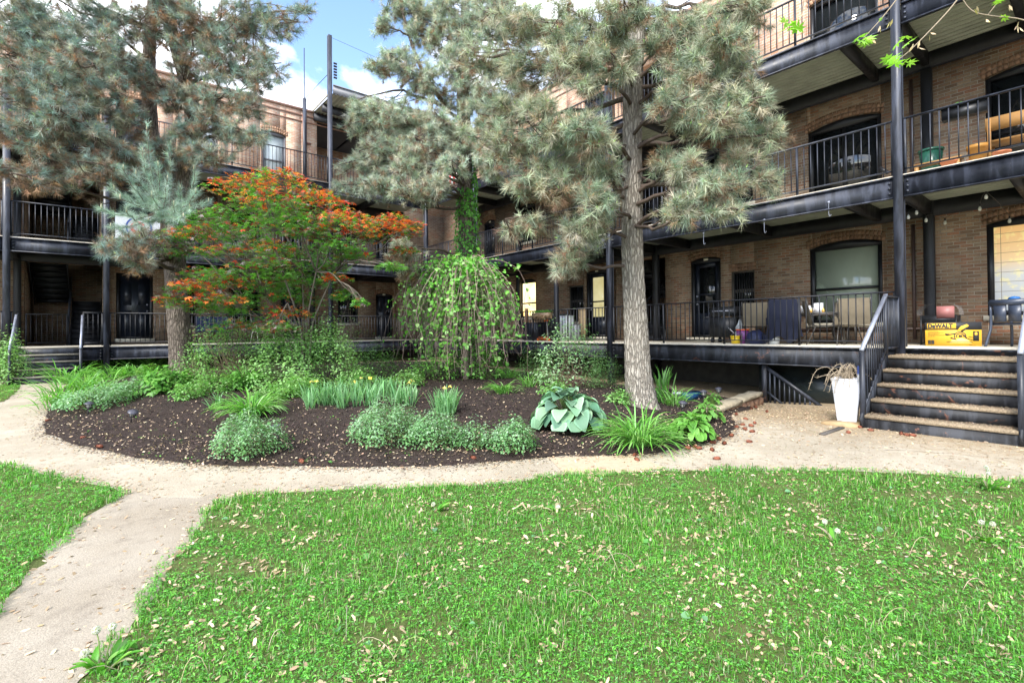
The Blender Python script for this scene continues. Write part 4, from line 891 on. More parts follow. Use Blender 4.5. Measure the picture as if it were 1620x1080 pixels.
# overhead maple twigs at the top right, near the lens
rng = np.random.default_rng(43); dO = 3.0
t = thing('maple_branch', 'thin overhanging maple twigs with a few lime leaves and dry seeds at top right', 'branch', dep(1620, -60, dO))
tb = MB(); lm = MB(); sd = MB()
def P3(L): return [dep(x, y, dO + .02 * i) for i, (x, y) in enumerate(L)]
paths = [[(1700, 60), (1620, 32), (1565, 25), (1535, 15), (1515, -20), (1500, -80)], [(1522, -10), (1500, 18), (1470, 50), (1445, 75), (1425, 92), (1405, 103)], [(1440, -30), (1412, 8), (1390, 35), (1365, 62)], [(1620, -50), (1585, -5), (1570, 15), (1562, 25)], [(1280, -40), (1272, 0), (1268, 25), (1258, 45)]]
for p in paths: tb = MB(); tb.tube(spline(P3(p), 18), np.linspace(.0045, .002, 18), 5, c=(.30, .24, .17)); tb.obj('twig', M_['twig'], t, smooth=True)
tV, tF = maple_t(7, 2.2, .14)
for x, y, sz, k in ((1362, 62, .085, 4), (1374, 66, .07, 3), (1436, 67, .07, 3), (1412, 98, .075, 4), (1425, 95, .06, 2), (1250, 38, .08, 3), (1262, 46, .07, 3), (1582, 0, .05, 2), (1578, 28, .05, 1), (1394, 30, .03, 1)):
    lm = MB()
    for q in range(k):
        p = dep(x + rng.normal(0, 6), y + rng.normal(0, 4), dO + rng.uniform(-.05, .05)); Nn = nrm(np.array([[rng.normal(0, .5), rng.normal(0, .5), 1.]])); D_ = nrm(rdir(1) * [1, 1, .3]); D_ = D_ - (D_ * Nn).sum() * Nn
        lm.scat(tV, tF, p[None], frames(D_, Nn), np.array([sz * rng.uniform(.6, 1)]), pick([(.25, .50, .06), (.32, .58, .10)], 1))
    lm.obj('leaf', M_['leaf'], t)
tV, tF = leaf_t(.35, 2, .05, .1)
for x, y in ((1393, 35), (1405, 28), (1378, 55), (1470, 50), (1455, 66), (1449, 70), (1545, 12), (1560, 26), (1592, 4), (1610, 40), (1612, 34), (1270, 20)):
    for q in range(2):
        p = dep(x + rng.normal(0, 3), y + 3 + rng.normal(0, 3), dO); D_ = nrm(np.array([[rng.normal(0, .5), rng.normal(0, .5), -1.]])); sd.scat(tV, tF, p[None], frames(D_, nrm(rdir(1))), np.array([.04]), pick([(.52, .40, .25), (.45, .38, .16)], 1))
sd.obj('seeds', M_['dry'], t)
# ------------------------------------------------------------------ bed plants
rng = np.random.default_rng(51)
def mound(name, lab, cat, px, py, wpx, hpx, n, cols, lt=(.6, 2, .1, .2), ls=(.025, .04), group=None, stems=30, depthf=.8, up=.7, loose=.0, tops=None, scol=(.12, .14, .06)):
    """leafy mound whose foot is at pixel px,py"""
    b = bedpt(px, py); d = float((M @ (b - CAM))[1]); a = wpx / 2 * d / FPX * (1.34 if name == 'catmint' else 1.22); h = hpx * d / FPX * (.95 if name == 'catmint' else 1.12 if name == 'broadleaf_plant' else 1.5); c = b + (M[1] * [1, 1, 0]) * a * depthf * .45
    c[2] = float(bedz(c[0], c[1])) if BEDQ(c) else float(g(c[0], c[1]))
    t = thing(name, lab, cat, c, group=group); lf = MB(); st = MB()
    fr = nrm(M[0] * [1, 1, 0]); fw = nrm(M[1] * [1, 1, 0]); lob = rng.uniform(0, 6.28, 4)
    nb_ = 9 if wpx < 100 else 13; ba_ = np.arange(nb_) * 2.39996 + rng.uniform(0, 6); bc_ = (.68 * np.sqrt(np.arange(nb_) / nb_))[:, None] * np.column_stack([np.cos(ba_), np.sin(ba_)]) * rng.uniform(.85, 1.1, (nb_, 1)); br_ = rng.uniform(.34, .52, nb_); bh_ = rng.uniform(.65, 1.0, nb_) * (1.08 - .38 * np.hypot(bc_[:, 0], bc_[:, 1])); bh_[0] = .95
    nn_ = n * 2; bi = rng.choice(nb_, nn_, p=br_ ** 2 / (br_ ** 2).sum()); u = rdir(nn_, 0, 1); u[:, 2] = rng.uniform(0, 1, nn_) ** .75; rr = np.sqrt(1 - u[:, 2] ** 2 * .98); an = np.arctan2(u[:, 1], u[:, 0]); u[:, 0] = rr * np.cos(an); u[:, 1] = rr * np.sin(an)
    R_ = (rng.uniform(0, 1, nn_) ** (.25 + .35 * loose)) * rng.normal(1, .05 + .16 * loose, nn_)
    lx = bc_[bi, 0] + u[:, 0] * br_[bi] * R_ * (1 - .2 * u[:, 2]); ly = bc_[bi, 1] + u[:, 1] * br_[bi] * R_; lz = u[:, 2] * bh_[bi] * R_
    deep = np.zeros(nn_, bool)
    for q in range(nb_): deep |= (bi != q) & (((lx - bc_[q, 0]) / br_[q]) ** 2 + ((ly - bc_[q, 1]) / br_[q]) ** 2 + (lz / bh_[q]) ** 2 < .45)
    k_ = np.where(~deep)[0][:n]; n = len(k_); u = u[k_]; P = c + (lx[k_, None] * fr * a + ly[k_, None] * fw * a * depthf); P[:, 2] = c[2] + .02 + lz[k_] * h * 1.05
    nn = nrm(u * [1, 1, 1] * .7 + [0, 0, up] + rdir(n) * .45); D_ = rdir(n) * .8 + u * .5
    tV, tF = leaf_t(*lt); col = pick(cols, n)
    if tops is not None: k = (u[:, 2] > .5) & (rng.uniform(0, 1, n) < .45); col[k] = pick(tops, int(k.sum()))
    lf.scat(tV, tF, P, frames(D_ - (D_ * nn).sum(1, keepdims=True) * nn, nn), rng.uniform(*ls, n), col)
    for i in rng.integers(0, n, stems): st.tube(curve3(c + [rng.normal(0, a * .18), rng.normal(0, a * .18), 0], P[i], 0, .05, 5), np.linspace(.006, .002, 5), 3, c=scol, caps=False)
    if stems: st.obj('stems', M_['twig'], t)
    lf.obj('leaves', M_['leaf'], t); return t
def BEDQ(c): return bool(inside(BED, np.array([c[0]]), np.array([c[1]]))[0])
def strapleaf(c, n, L, w, stiff, cols, spread=.12, seg=7, fold=.25, elev=(.9, 1.45)):
    mb = MB(); t = np.linspace(0, 1, seg + 1)
    for k in range(n):
        az = rng.uniform(0, 2 * math.pi); el = rng.uniform(*elev); ll = L * rng.uniform(.65, 1.15); cur = (1 - stiff) * rng.uniform(1.2, 2.6)
        a = el - cur * t ** 1.3; dx = np.cumsum(np.cos(a)) * ll / seg; dz = np.cumsum(np.sin(a)) * ll / seg; dx -= dx[0]; dz -= dz[0]
        o = np.array([math.cos(az), math.sin(az), 0]); s = np.array([-o[1], o[0], 0]); b = c + o * abs(rng.normal(0, spread)) + s * rng.normal(0, spread)
        P = b + dx[:, None] * o + dz[:, None] * np.array([0, 0, 1.]) + s * (rng.normal(0, .12) * ll * t ** 2)[:, None]; ww = w / 2 * np.minimum(1, (1.02 - t) * 3.2) * np.minimum(1, .55 + t * 2)
        P[:, 2] = np.maximum(P[:, 2], c[2] - .02)
        V = np.stack([P - s * ww[:, None] + [0, 0, w * fold], P, P + s * ww[:, None] + [0, 0, w * fold]], 1).reshape(-1, 3); F = []
        for i in range(seg): q = 3 * i; F += [(q, q+1, q+4, q+3), (q+1, q+2, q+5, q+4)]
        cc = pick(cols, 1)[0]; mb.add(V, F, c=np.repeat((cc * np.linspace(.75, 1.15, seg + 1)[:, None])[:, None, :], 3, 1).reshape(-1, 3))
    return mb
def strap(name, lab, cat, px, py, n, L, w, stiff, cols, spread=.08, group=None, **k):
    b = bedpt(px, py); t = thing(name, lab, cat, b, group=group); strapleaf(b - [0, 0, .02], n, L, w, stiff, cols, spread, **k).obj('leaves', M_['leaf'], t); return t
def hosta(lab, px, py, n, L, cols, wid=.8, R0=.3, hh=.35):
    b = bedpt(px, py); t = thing('hosta', lab, 'plant', b); lf = MB(); st = MB(); nx, ny = 7, 8
    for k in range(n):
        f = (k + .5) / n; az = k * 2.39996 + rng.normal(0, .2); rad = R0 * f ** .8; zz = hh * (1 - f ** 1.6 * .72) * rng.uniform(.85, 1.1); ll = L * rng.uniform(.8, 1.1) * (.75 + .3 * f)
        o = np.array([math.cos(az), math.sin(az), 0]); s = np.array([-o[1], o[0], 0]); p0 = b + o * rad + [0, 0, zz]; pit = .75 - 1.45 * f + rng.normal(0, .15); tl = rng.normal(0, .25)
        T = np.linspace(0, 1, ny); ang = pit - 1.1 * T ** 1.5; px_ = np.cumsum(np.cos(ang)) * ll / ny; pz_ = np.cumsum(np.sin(ang)) * ll / ny
        wd = ll * wid * .5 * np.sin(np.pi * np.clip(T ** .62, .04, .985)) ** .85; X_ = np.linspace(-1, 1, nx)
        s2 = s * math.cos(tl) + np.array([0, 0, math.sin(tl)])
        V = p0 + px_[:, None, None] * o + pz_[:, None, None] * np.array([0, 0, 1.]) + (wd[:, None] * X_)[:, :, None] * s2; V[:, :, 2] += (np.abs(X_) ** 1.6)[None] * wd[:, None] * .32 + .004 * np.cos(np.abs(X_) * 16)[None]
        V[:, :, 2] = np.maximum(V[:, :, 2], b[2] + .01); i = np.arange(ny - 1)[:, None] * nx + np.arange(nx - 1)
        c0 = pick(cols, 1)[0]; edge = (np.abs(X_) > .9)[None, :, None] * .35 + 1 - .13 * (np.abs(np.sin(np.abs(X_) * 9)) < .35)[None, :, None]
        lf.add(V.reshape(-1, 3), np.stack([i, i + 1, i + nx + 1, i + nx], -1).reshape(-1, 4), c=(c0 * edge * np.ones((ny, nx, 1))).reshape(-1, 3))
        st.tube(curve3(b + o * .03, p0 + o * .02, .15, .01, 5), .006, 4, c=(.12, .2, .05))
    st.obj('stalks', M_['leaf'], t); o_ = lf.obj('leaves', M_['hosta'] if L > .2 else M_['leaf'], t, smooth=True); return t
M_['hosta'] = leafmat('hosta leaf', .15, .6, .25)
LG = [(.13, .33, .06), (.18, .40, .08), (.10, .26, .05)]; CAT = [(.13, .30, .10), (.18, .37, .14), (.22, .40, .20), (.10, .23, .07)]; DL = [(.13, .36, .05), (.20, .46, .09), (.10, .29, .05), (.26, .50, .16)]
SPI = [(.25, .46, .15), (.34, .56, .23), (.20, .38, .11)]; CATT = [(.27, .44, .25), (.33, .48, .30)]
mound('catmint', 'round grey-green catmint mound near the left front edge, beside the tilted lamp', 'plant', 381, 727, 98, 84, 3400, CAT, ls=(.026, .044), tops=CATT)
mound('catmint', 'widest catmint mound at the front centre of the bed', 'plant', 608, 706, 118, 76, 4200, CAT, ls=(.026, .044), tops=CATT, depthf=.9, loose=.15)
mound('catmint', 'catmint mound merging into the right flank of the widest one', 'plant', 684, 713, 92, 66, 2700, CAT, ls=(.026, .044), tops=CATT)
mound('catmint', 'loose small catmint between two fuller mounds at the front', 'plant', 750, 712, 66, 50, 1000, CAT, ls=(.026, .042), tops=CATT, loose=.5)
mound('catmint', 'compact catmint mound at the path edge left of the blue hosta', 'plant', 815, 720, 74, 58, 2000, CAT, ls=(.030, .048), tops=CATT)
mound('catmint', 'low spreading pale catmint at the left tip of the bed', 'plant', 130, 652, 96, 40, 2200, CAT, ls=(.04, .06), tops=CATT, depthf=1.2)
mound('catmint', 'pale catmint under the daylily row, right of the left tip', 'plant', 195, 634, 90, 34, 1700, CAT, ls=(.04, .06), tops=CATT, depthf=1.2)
mound('broadleaf_plant', 'bright green broad-leaved plant in front of the left pine trunk', 'plant', 253, 624, 84, 40, 700, LG, (.55, 3, .1, .3), (.09, .14), loose=.4)
mound('broadleaf_plant', 'small lime plant between the pale catmint and the bright broad-leaved one', 'plant', 185, 628, 40, 26, 160, LG, (.5, 3, .1, .3), (.08, .12), loose=.6)
mound('broadleaf_plant', 'bright leafy plant behind the striped daylily clump', 'plant', 370, 618, 60, 30, 420, LG, (.5, 3, .1, .3), (.07, .11), loose=.4)
mound('shrub', 'light green rounded shrub at the foot of the maple stems', 'shrub', 505, 616, 124, 84, 3600, SPI, (.62, 2, .1, .2), (.05, .08), loose=.25, stems=60)
mound('shrub', 'taller light green shrub left of the maple stems, in front of the deck', 'shrub', 440, 618, 124, 84, 3200, SPI, (.62, 2, .1, .2), (.05, .08), loose=.35, stems=60)
mound('shrub', 'loose twiggy green shrub right of the left pine trunk', 'shrub', 350, 610, 120, 88, 3000, SPI + LG, (.5, 2, .1, .2), (.045, .07), loose=.6, stems=140, scol=(.24, .18, .12))
mound('shrub', 'green shrub hugging the base of the left pine trunk', 'shrub', 300, 612, 50, 62, 1000, SPI + LG, (.5, 2, .1, .2), (.045, .07), loose=.6, stems=60, scol=(.24, .18, .12))
mound('shrub', 'fine twiggy sprig rising between the maple stems and the weeping tree', 'shrub', 548, 590, 60, 84, 420, SPI, (.5, 2, .1, .2), (.04, .06), loose=1, stems=70, scol=(.22, .17, .13))
mound('shrub', 'dark low shrub under the left skirt of the weeping tree', 'shrub', 590, 602, 80, 46, 1500, [(.10, .22, .05), (.13, .28, .07)], (.5, 2, .1, .2), (.05, .07), loose=.5)
mound('shrub', 'lime leafy shrub under the weeping tree, behind its trunk', 'shrub', 690, 602, 110, 34, 1700, LG, (.6, 2, .1, .2), (.05, .08), loose=.6)
mound('shrub', 'green shrub in front of the ivy-covered trunk foot', 'shrub', 772, 600, 60, 50, 1100, LG, (.6, 2, .1, .2), (.05, .08), loose=.6)
mound('dogwood_shrub', 'tiered pale-leaved dogwood between the weeping tree and the right pine trunk', 'shrub', 905, 612, 112, 74, 1900, [(.18, .36, .14), (.28, .48, .23), (.36, .52, .30)], (.5, 2, .1, .25), (.06, .09), loose=.6, stems=60, scol=(.2, .14, .1))
mound('dogwood_shrub', 'low small-leaved shrub beside the pale dogwood, left of the right pine trunk', 'shrub', 955, 614, 70, 46, 1500, [(.12, .24, .08), (.16, .30, .10)], (.5, 2, .1, .2), (.035, .05), loose=.4)
mound('dogwood_shrub', 'bushy green shrub left of the pale dogwood, under the slim prop', 'shrub', 850, 602, 60, 44, 1100, [(.09, .20, .06), (.12, .25, .08)], (.5, 2, .1, .2), (.045, .065), loose=.5)
b_ = mound('shrub', 'leafy shrub at the left edge beside the far left steps', 'shrub', 2, 604, 62, 60, 2200, SPI, (.6, 2, .1, .2), (.05, .075), loose=.3, stems=40)
for i, (x, y, n, L) in enumerate([(110, 606, 80, .7), (160, 588, 90, .7), (205, 584, 90, .7), (240, 584, 90, .65), (120, 640, 60, .5), (100, 630, 70, .6), (135, 612, 80, .5), (175, 600, 80, .5), (212, 596, 80, .5), (245, 598, 60, .45), (90, 645, 40, .42), (152, 624, 50, .45), (262, 610, 40, .4)]):
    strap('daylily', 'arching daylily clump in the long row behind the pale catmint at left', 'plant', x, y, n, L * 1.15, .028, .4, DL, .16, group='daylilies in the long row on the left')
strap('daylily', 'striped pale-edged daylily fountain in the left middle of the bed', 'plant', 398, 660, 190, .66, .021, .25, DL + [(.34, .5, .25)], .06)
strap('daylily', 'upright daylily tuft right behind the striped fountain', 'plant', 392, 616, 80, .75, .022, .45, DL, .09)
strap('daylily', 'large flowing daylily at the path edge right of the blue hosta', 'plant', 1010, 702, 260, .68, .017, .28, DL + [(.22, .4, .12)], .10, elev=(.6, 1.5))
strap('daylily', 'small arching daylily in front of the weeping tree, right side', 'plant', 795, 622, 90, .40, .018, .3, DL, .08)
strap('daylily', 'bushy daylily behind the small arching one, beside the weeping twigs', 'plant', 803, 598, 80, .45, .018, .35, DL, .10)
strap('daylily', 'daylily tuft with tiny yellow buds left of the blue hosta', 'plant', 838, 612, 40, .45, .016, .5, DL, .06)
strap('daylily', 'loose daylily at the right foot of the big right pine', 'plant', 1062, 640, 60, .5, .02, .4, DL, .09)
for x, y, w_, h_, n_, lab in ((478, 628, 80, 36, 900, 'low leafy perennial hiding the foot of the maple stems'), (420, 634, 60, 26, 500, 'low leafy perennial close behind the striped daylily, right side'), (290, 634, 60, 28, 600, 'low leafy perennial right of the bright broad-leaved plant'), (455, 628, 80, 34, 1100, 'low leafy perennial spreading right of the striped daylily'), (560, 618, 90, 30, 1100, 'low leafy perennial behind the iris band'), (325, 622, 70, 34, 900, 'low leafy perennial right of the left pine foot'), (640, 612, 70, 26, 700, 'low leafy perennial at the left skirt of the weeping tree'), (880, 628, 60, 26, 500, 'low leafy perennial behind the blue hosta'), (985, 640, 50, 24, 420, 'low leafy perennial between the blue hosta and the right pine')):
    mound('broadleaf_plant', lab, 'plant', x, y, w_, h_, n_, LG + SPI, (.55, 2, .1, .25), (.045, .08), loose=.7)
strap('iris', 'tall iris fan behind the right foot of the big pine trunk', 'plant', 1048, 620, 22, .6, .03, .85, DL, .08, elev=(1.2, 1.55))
hosta('big blue-green hosta with broad cupped leaves left of the right pine trunk', 898, 672, 84, .33, [(.13, .26, .15), (.19, .35, .20), (.10, .21, .13), (.26, .42, .27)], .82, .46, .44)
hosta('bright green hosta with pointed leaves at the right tip of the bed', 1094, 690, 120, .20, [(.15, .38, .06), (.22, .47, .10), (.12, .31, .05)], .52, .27, .27)
hosta('second green pointed-leaf hosta behind the one at the right tip', 1118, 665, 54, .17, [(.12, .30, .05), (.16, .36, .08)], .55, .24, .24)
hosta('small upright hosta close to the stone edging', 1128, 645, 30, .15, [(.12, .30, .05), (.16, .36, .08)], .5, .14, .26)
# iris / daffodil band with yellow flowers
IR = [(.17, .36, .15), (.23, .44, .21), (.13, .29, .11)]
for i in range(40):
    if i < 32: x = 490 + 165 * ((i * .618) % 1) + rng.normal(0, 3); y = 626 + 22 * rng.uniform() - (x - 490) * .03
    else: x = rng.choice([690, 700, 712, 703]) + rng.normal(0, 4); y = 655 + rng.normal(0, 5)
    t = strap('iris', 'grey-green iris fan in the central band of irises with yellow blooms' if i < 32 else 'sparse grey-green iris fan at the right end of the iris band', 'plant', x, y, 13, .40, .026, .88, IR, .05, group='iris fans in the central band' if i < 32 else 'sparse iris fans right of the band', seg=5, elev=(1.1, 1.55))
    if i % 4 == 1 or i == 33:
        fl = MB(); p = bedpt(x, y) + [0, 0, .34 + rng.uniform(0, .08)]; fl.tube([bedpt(x, y), p], .003, 4, c=(.15, .28, .08)); fl.obj('flower_stalk', M_['leaf'], t)
        fl = MB(); tV, tF = leaf_t(.7, 2, .1, .5); n = 9; D_ = rdir(n, -.2, .9); fl.scat(tV, tF, np.repeat(p[None], n, 0), frames(D_, nrm(rdir(n) + [0, 0, 1])), rng.uniform(.035, .05, n), pick([(.80, .70, .12), (.75, .68, .30)], n)); fl.obj('flower', M_['petal'], t)
for x, y in ((372, 648), (378, 640)): strap('iris', 'lone pale iris sprig left of the striped daylily', 'plant', x - 30, y, 14, .3, .022, .7, IR, .04, group='lone iris sprigs left of the striped daylily', seg=5)
# twiggy bare shrub pieces between maple and weeping tree
# seedlings in the mulch: uncountable
mb = MB(); n = 420; tV, tF = leaf_t(.6, 2, .1, .2); B2 = []
while len(B2) < n:
    q = bedpt(rng.uniform(100, 1100), rng.uniform(655, 735)); 
    if BEDQ(q): B2 += [q + [rng.normal(0, .03), rng.normal(0, .03), .015] for _ in range(4)]
P = np.array(B2[:n]); mb.scat(tV, tF, P, up_leaves(n, .4), rng.uniform(.015, .045, n), pick(LG, n)); tag(mb.obj('weeds', M_['leaf']), kind='stuff')
# ------------------------------------------------------------------ mulch chips and litter
def scatter_poly(P, n, bias=None):
    lo = P.min(0); hi = P.max(0); out = np.zeros((0, 2))
    while len(out) < n:
        q = rng.uniform(lo, hi, (n * 2, 2)); k = inside(P, q[:, 0], q[:, 1])
        if bias is not None: k &= rng.uniform(0, 1, len(q)) < bias(q[:, 0], q[:, 1])
        out = np.vstack([out, q[k]])
    return out[:n]
cd = lambda x, y: np.hypot(x - CAM[0], y - CAM[1])
near = lambda x, y: np.clip((7.5 / cd(x, y)) ** 2, .05, 1)
q = scatter_poly(BED, 42000, near); z = bedz(q[:, 0], q[:, 1]); mb = MB()
ch = np.array([(-.5, 0, 0), (.5, 0, 0), (.42, 1, .1), (-.42, 1, .1), (0, .5, .45)]); cf = np.array([(0, 1, 4), (1, 2, 4), (2, 3, 4), (3, 0, 4)])
n = len(q); S = np.column_stack([rng.uniform(.004, .012, n), rng.uniform(.015, .05, n), rng.uniform(.008, .02, n)]) * 1.3
mb.scat(ch, cf, np.column_stack([q, z]), up_leaves(n, .5), S, pick([(.060, .044, .037), (.034, .026, .024), (.095, .070, .056), (.045, .033, .030)], n, .25)); q2 = scatter_poly(np.array([(-14, -18), (-1, -18), (-1, -6), (-14, -6)]), 2600, lambda x, y: near(x, y) * (~inside(BED, x, y)) * np.exp(-edist(BED, x, y) / .07)); n = len(q2); S = np.column_stack([rng.uniform(.004, .010, n), rng.uniform(.012, .035, n), rng.uniform(.005, .012, n)]) * 1.2
mb.scat(ch, cf, np.column_stack([q2, g(q2[:, 0], q2[:, 1]) + .003]), up_leaves(n, .3), S, pick([(.080, .057, .045), (.046, .034, .029), (.12, .088, .068)], n, .25)); tag(mb.obj('mulch_chips', M_['dry']), kind='stuff')
SAM = np.array([(-.16, 0, 0), (.16, 0, .0), (.26, .55, .06), (.12, 1, .02), (-.14, .95, .0), (-.2, .45, .04)]); SAMF = np.array([(0, 1, 2, 5), (5, 2, 3, 4)])
DRY = [(.52, .41, .27), (.62, .50, .35), (.42, .31, .20), (.54, .38, .25), (.34, .24, .15)]
def litter(name, q, zf, s0, s1, cols=DRY, lift=.006, tilt=.25):
    n = len(q); mb = MB(); z = zf(q[:, 0], q[:, 1]) + lift; mb.scat(SAM, SAMF, np.column_stack([q, z]), up_leaves(n, tilt), rng.uniform(s0, s1, n), pick(cols, n)); return tag(mb.obj(name, M_['dry']), kind='stuff')
litter('leaf_litter', scatter_poly(BED, 6500, lambda x, y: near(x, y) * np.clip(1.2 - edist(BED, x, y) * .55, .25, 1)), bedz, .02, .038, lift=.02, tilt=.5)
def pathmask(x, y): return (~inside(BED, x, y)) & (~inside(LAWN, x, y)) & (~inside(LAWN_L, x, y)) & (~inside(LAWN_B, x, y)) & (x < -.1)
BOXP = np.array([(-14, -20.5), (-.2, -20.5), (-.2, -2), (-14, -2)])
def edges(x, y):
    e = np.minimum(np.minimum(edist(BED, x, y), edist(LAWN, x, y)), edist(LAWN_L, x, y))
    return near(x, y) * pathmask(x, y) * np.clip(np.exp(-e / .12) + .035 + .9 * np.exp(-np.clip(-x - 2.2, 0, 9) / 1.0) * np.exp(-np.abs(y + 17) / 2.0), 0, 1)
litter('path_litter', scatter_poly(BOXP, 7500, edges), lambda x, y: g(x, y), .022, .048)
qq = scatter_poly(BOXP, 9000, lambda x, y: near(x, y) * pathmask(x, y) * np.clip(.10 + np.exp(-np.clip(-x - 1.8, 0, 9) / 1.2), 0, 1)); litter('grit', qq, lambda x, y: g(x, y), .006, .018, [(.10, .07, .045), (.30, .2, .12), (.5, .4, .26), (.13, .18, .05), (.32, .12, .06)], .003)
n = 6000; q = np.column_stack([rng.uniform(-2.2, -.05, n), rng.uniform(-19.8, -18.1, n)]); kk = (-.85 - q[:, 0]) / .34; z = np.where(q[:, 0] > -.85, -.13, -.13 - (np.floor(kk) + 1) * .228); q_ = q; mb = MB(); mb.scat(SAM, SAMF, np.column_stack([q, z + .005]), up_leaves(n, .2), rng.uniform(.01, .026, n), pick(DRY + [(.2, .12, .07)], n)); tag(mb.obj('step_litter', M_['dry']), kind='stuff')
# ------------------------------------------------------------------ grass
rng = np.random.default_rng(61)
def patchy(x, y): return .5 + .5 * np.sin(x * 2.1 + .5 * np.sin(5.3 * y) + 1.3 * np.sin(y * 1.7)) * np.sin(y * 2.4 + 1.1 * np.sin(x * 1.3) + .7)
def bare(x, y): return np.where(np.sin(x * 3.7 + 2 * np.sin(y * 1.9)) * np.sin(y * 3.3 + 1.5 * np.sin(x * 2.3) + 1) > .72, .4, 1.0)
GC = [(.075, .27, .025), (.13, .37, .035), (.06, .20, .02), (.21, .45, .08), (.12, .27, .07), (.09, .30, .03), (.42, .38, .24)]
def grass(P, n, nb, seed):
    P = densify(P, .14, .05)
    dens = lambda x, y: np.clip((3.2 / cd(x, y)) ** 1.7, .07, 1)
    q = scatter_poly(P, n, lambda x, y: dens(x, y) * (.35 + .65 * patchy(x, y) ** 1.3) * bare(x, y)); d = cd(q[:, 0], q[:, 1]); m = len(q); mb = MB()
    L = rng.uniform(.025, .085, m) * (.5 + .9 * patchy(q[:, 0] * 1.3 + 3, q[:, 1] * 1.3) ** 2); w = .0024 + .0007 * d; az = rng.uniform(0, 6.28, m); o = np.column_stack([np.cos(az), np.sin(az), np.zeros(m)]); s = np.column_stack([-o[:, 1], o[:, 0], np.zeros(m)]) * (w / 2)[:, None]
    b = np.column_stack([q, g(q[:, 0], q[:, 1]) + .012]); le = rng.uniform(.15, 1.1, m)[:, None]; up = np.array([0, 0, 1.]); mid = b + (o * le * .28 + up * .62) * L[:, None]; tip = b + (o * le * .85 + up * (1.05 - .45 * le)) * L[:, None]
    V = np.stack([b - s, b + s, mid - s * .8, mid + s * .8, tip], 1).reshape(-1, 3); k = np.arange(m)[:, None] * 5
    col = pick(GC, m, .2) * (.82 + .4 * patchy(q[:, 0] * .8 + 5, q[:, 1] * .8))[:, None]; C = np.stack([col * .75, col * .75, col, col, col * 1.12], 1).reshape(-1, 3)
    mb.add(V, T=np.vstack([k + [0, 1, 3], k + [0, 3, 2], k + [2, 3, 4]]), c=C)
    # small broad leaves in whorls
    q = scatter_poly(P, nb, lambda x, y: dens(x, y) * (1.1 - .6 * patchy(x, y)) * bare(x, y)); m = len(q); d = cd(q[:, 0], q[:, 1]); K = 4
    P3_ = np.repeat(np.column_stack([q, g(q[:, 0], q[:, 1]) + rng.uniform(.015, .05, m)]), K, 0); mm = m * K; a = rng.uniform(0, 6.28, mm); D_ = np.column_stack([np.cos(a), np.sin(a), rng.uniform(-.1, .9, mm)]); Nn = nrm(rdir(mm) * .4 + [0, 0, 1]); tV, tF = leaf_t(.42, 2, .15, .15)
    mb.scat(tV, tF, P3_ + D_ * .006, frames(D_ - (D_ * Nn).sum(1, keepdims=True) * Nn, Nn), rng.uniform(.010, .022, mm) * (.85 + .08 * np.repeat(d, K)), pick([(.12, .39, .04), (.18, .50, .08), (.07, .26, .03), (.15, .35, .10)], mm, .22))
    return tag(mb.obj('grass', M_['leaf']), kind='stuff')
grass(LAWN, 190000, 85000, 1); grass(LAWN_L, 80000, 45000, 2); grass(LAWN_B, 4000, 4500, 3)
litter('lawn_litter', scatter_poly(LAWN, 9500, lambda x, y: np.clip((4.2 / cd(x, y)) ** 1.5, .06, 1) * (.14 + .86 * (patchy(x * 1.9 + 2, y * 1.9) > .55) * (patchy(x * 5.3, y * 5.1 + 2) > .45)) * np.clip(1.15 - .09 * np.hypot(x + 9, y + 19.5), .3, 1)), lambda x, y: g(x, y) + .028, .022, .045, tilt=.5)
litter('lawn_litter', scatter_poly(LAWN_L, 900, lambda x, y: np.clip((5 / cd(x, y)) ** 2, .06, 1)), lambda x, y: g(x, y) + .028, .022, .042, tilt=.5)
# bigger violet / plantain leaves, dry stalks
mb = MB(); q = scatter_poly(LAWN, 420, lambda x, y: np.clip((4 / cd(x, y)) ** 2, .05, 1)); n = len(q); tV, tF = leaf_t(.9, 3, .15, .2); mb.scat(tV, tF, np.column_stack([q, g(q[:, 0], q[:, 1]) + rng.uniform(.03, .06, n)]), up_leaves(n, .4), rng.uniform(.03, .055, n), pick([(.11, .30, .07), (.16, .34, .16), (.13, .30, .05)], n))
q = scatter_poly(LAWN_L, 120, near); n = len(q); mb.scat(tV, tF, np.column_stack([q, g(q[:, 0], q[:, 1]) + rng.uniform(.03, .06, n)]), up_leaves(n, .4), rng.uniform(.04, .07, n), pick([(.11, .30, .07), (.16, .34, .16)], n))
tag(mb.obj('lawn_weeds', M_['leaf']), kind='stuff')
mb = MB()
for q in scatter_poly(LAWN, 130, lambda x, y: np.clip((4.5 / cd(x, y)) ** 1.4, .05, 1)):
    a = rng.uniform(0, 6.28); L = rng.uniform(.08, .26); o = np.array([math.cos(a), math.sin(a), 0]); b = np.array([q[0], q[1], float(g(*q)) + .02]); h = rng.uniform(.03, .13); mb.tube(spline([b, b + o * L * .3 + [0, 0, h], b + o * L * .7 + [0, 0, h * 1.1], b + o * L + [0, 0, h * .4]], 8), .0016, 3, c=pick([(.55, .42, .28), (.5, .4, .3), (.3, .35, .12)], 1)[0])
tag(mb.obj('dry_stalks', M_['dry']), kind='stuff')
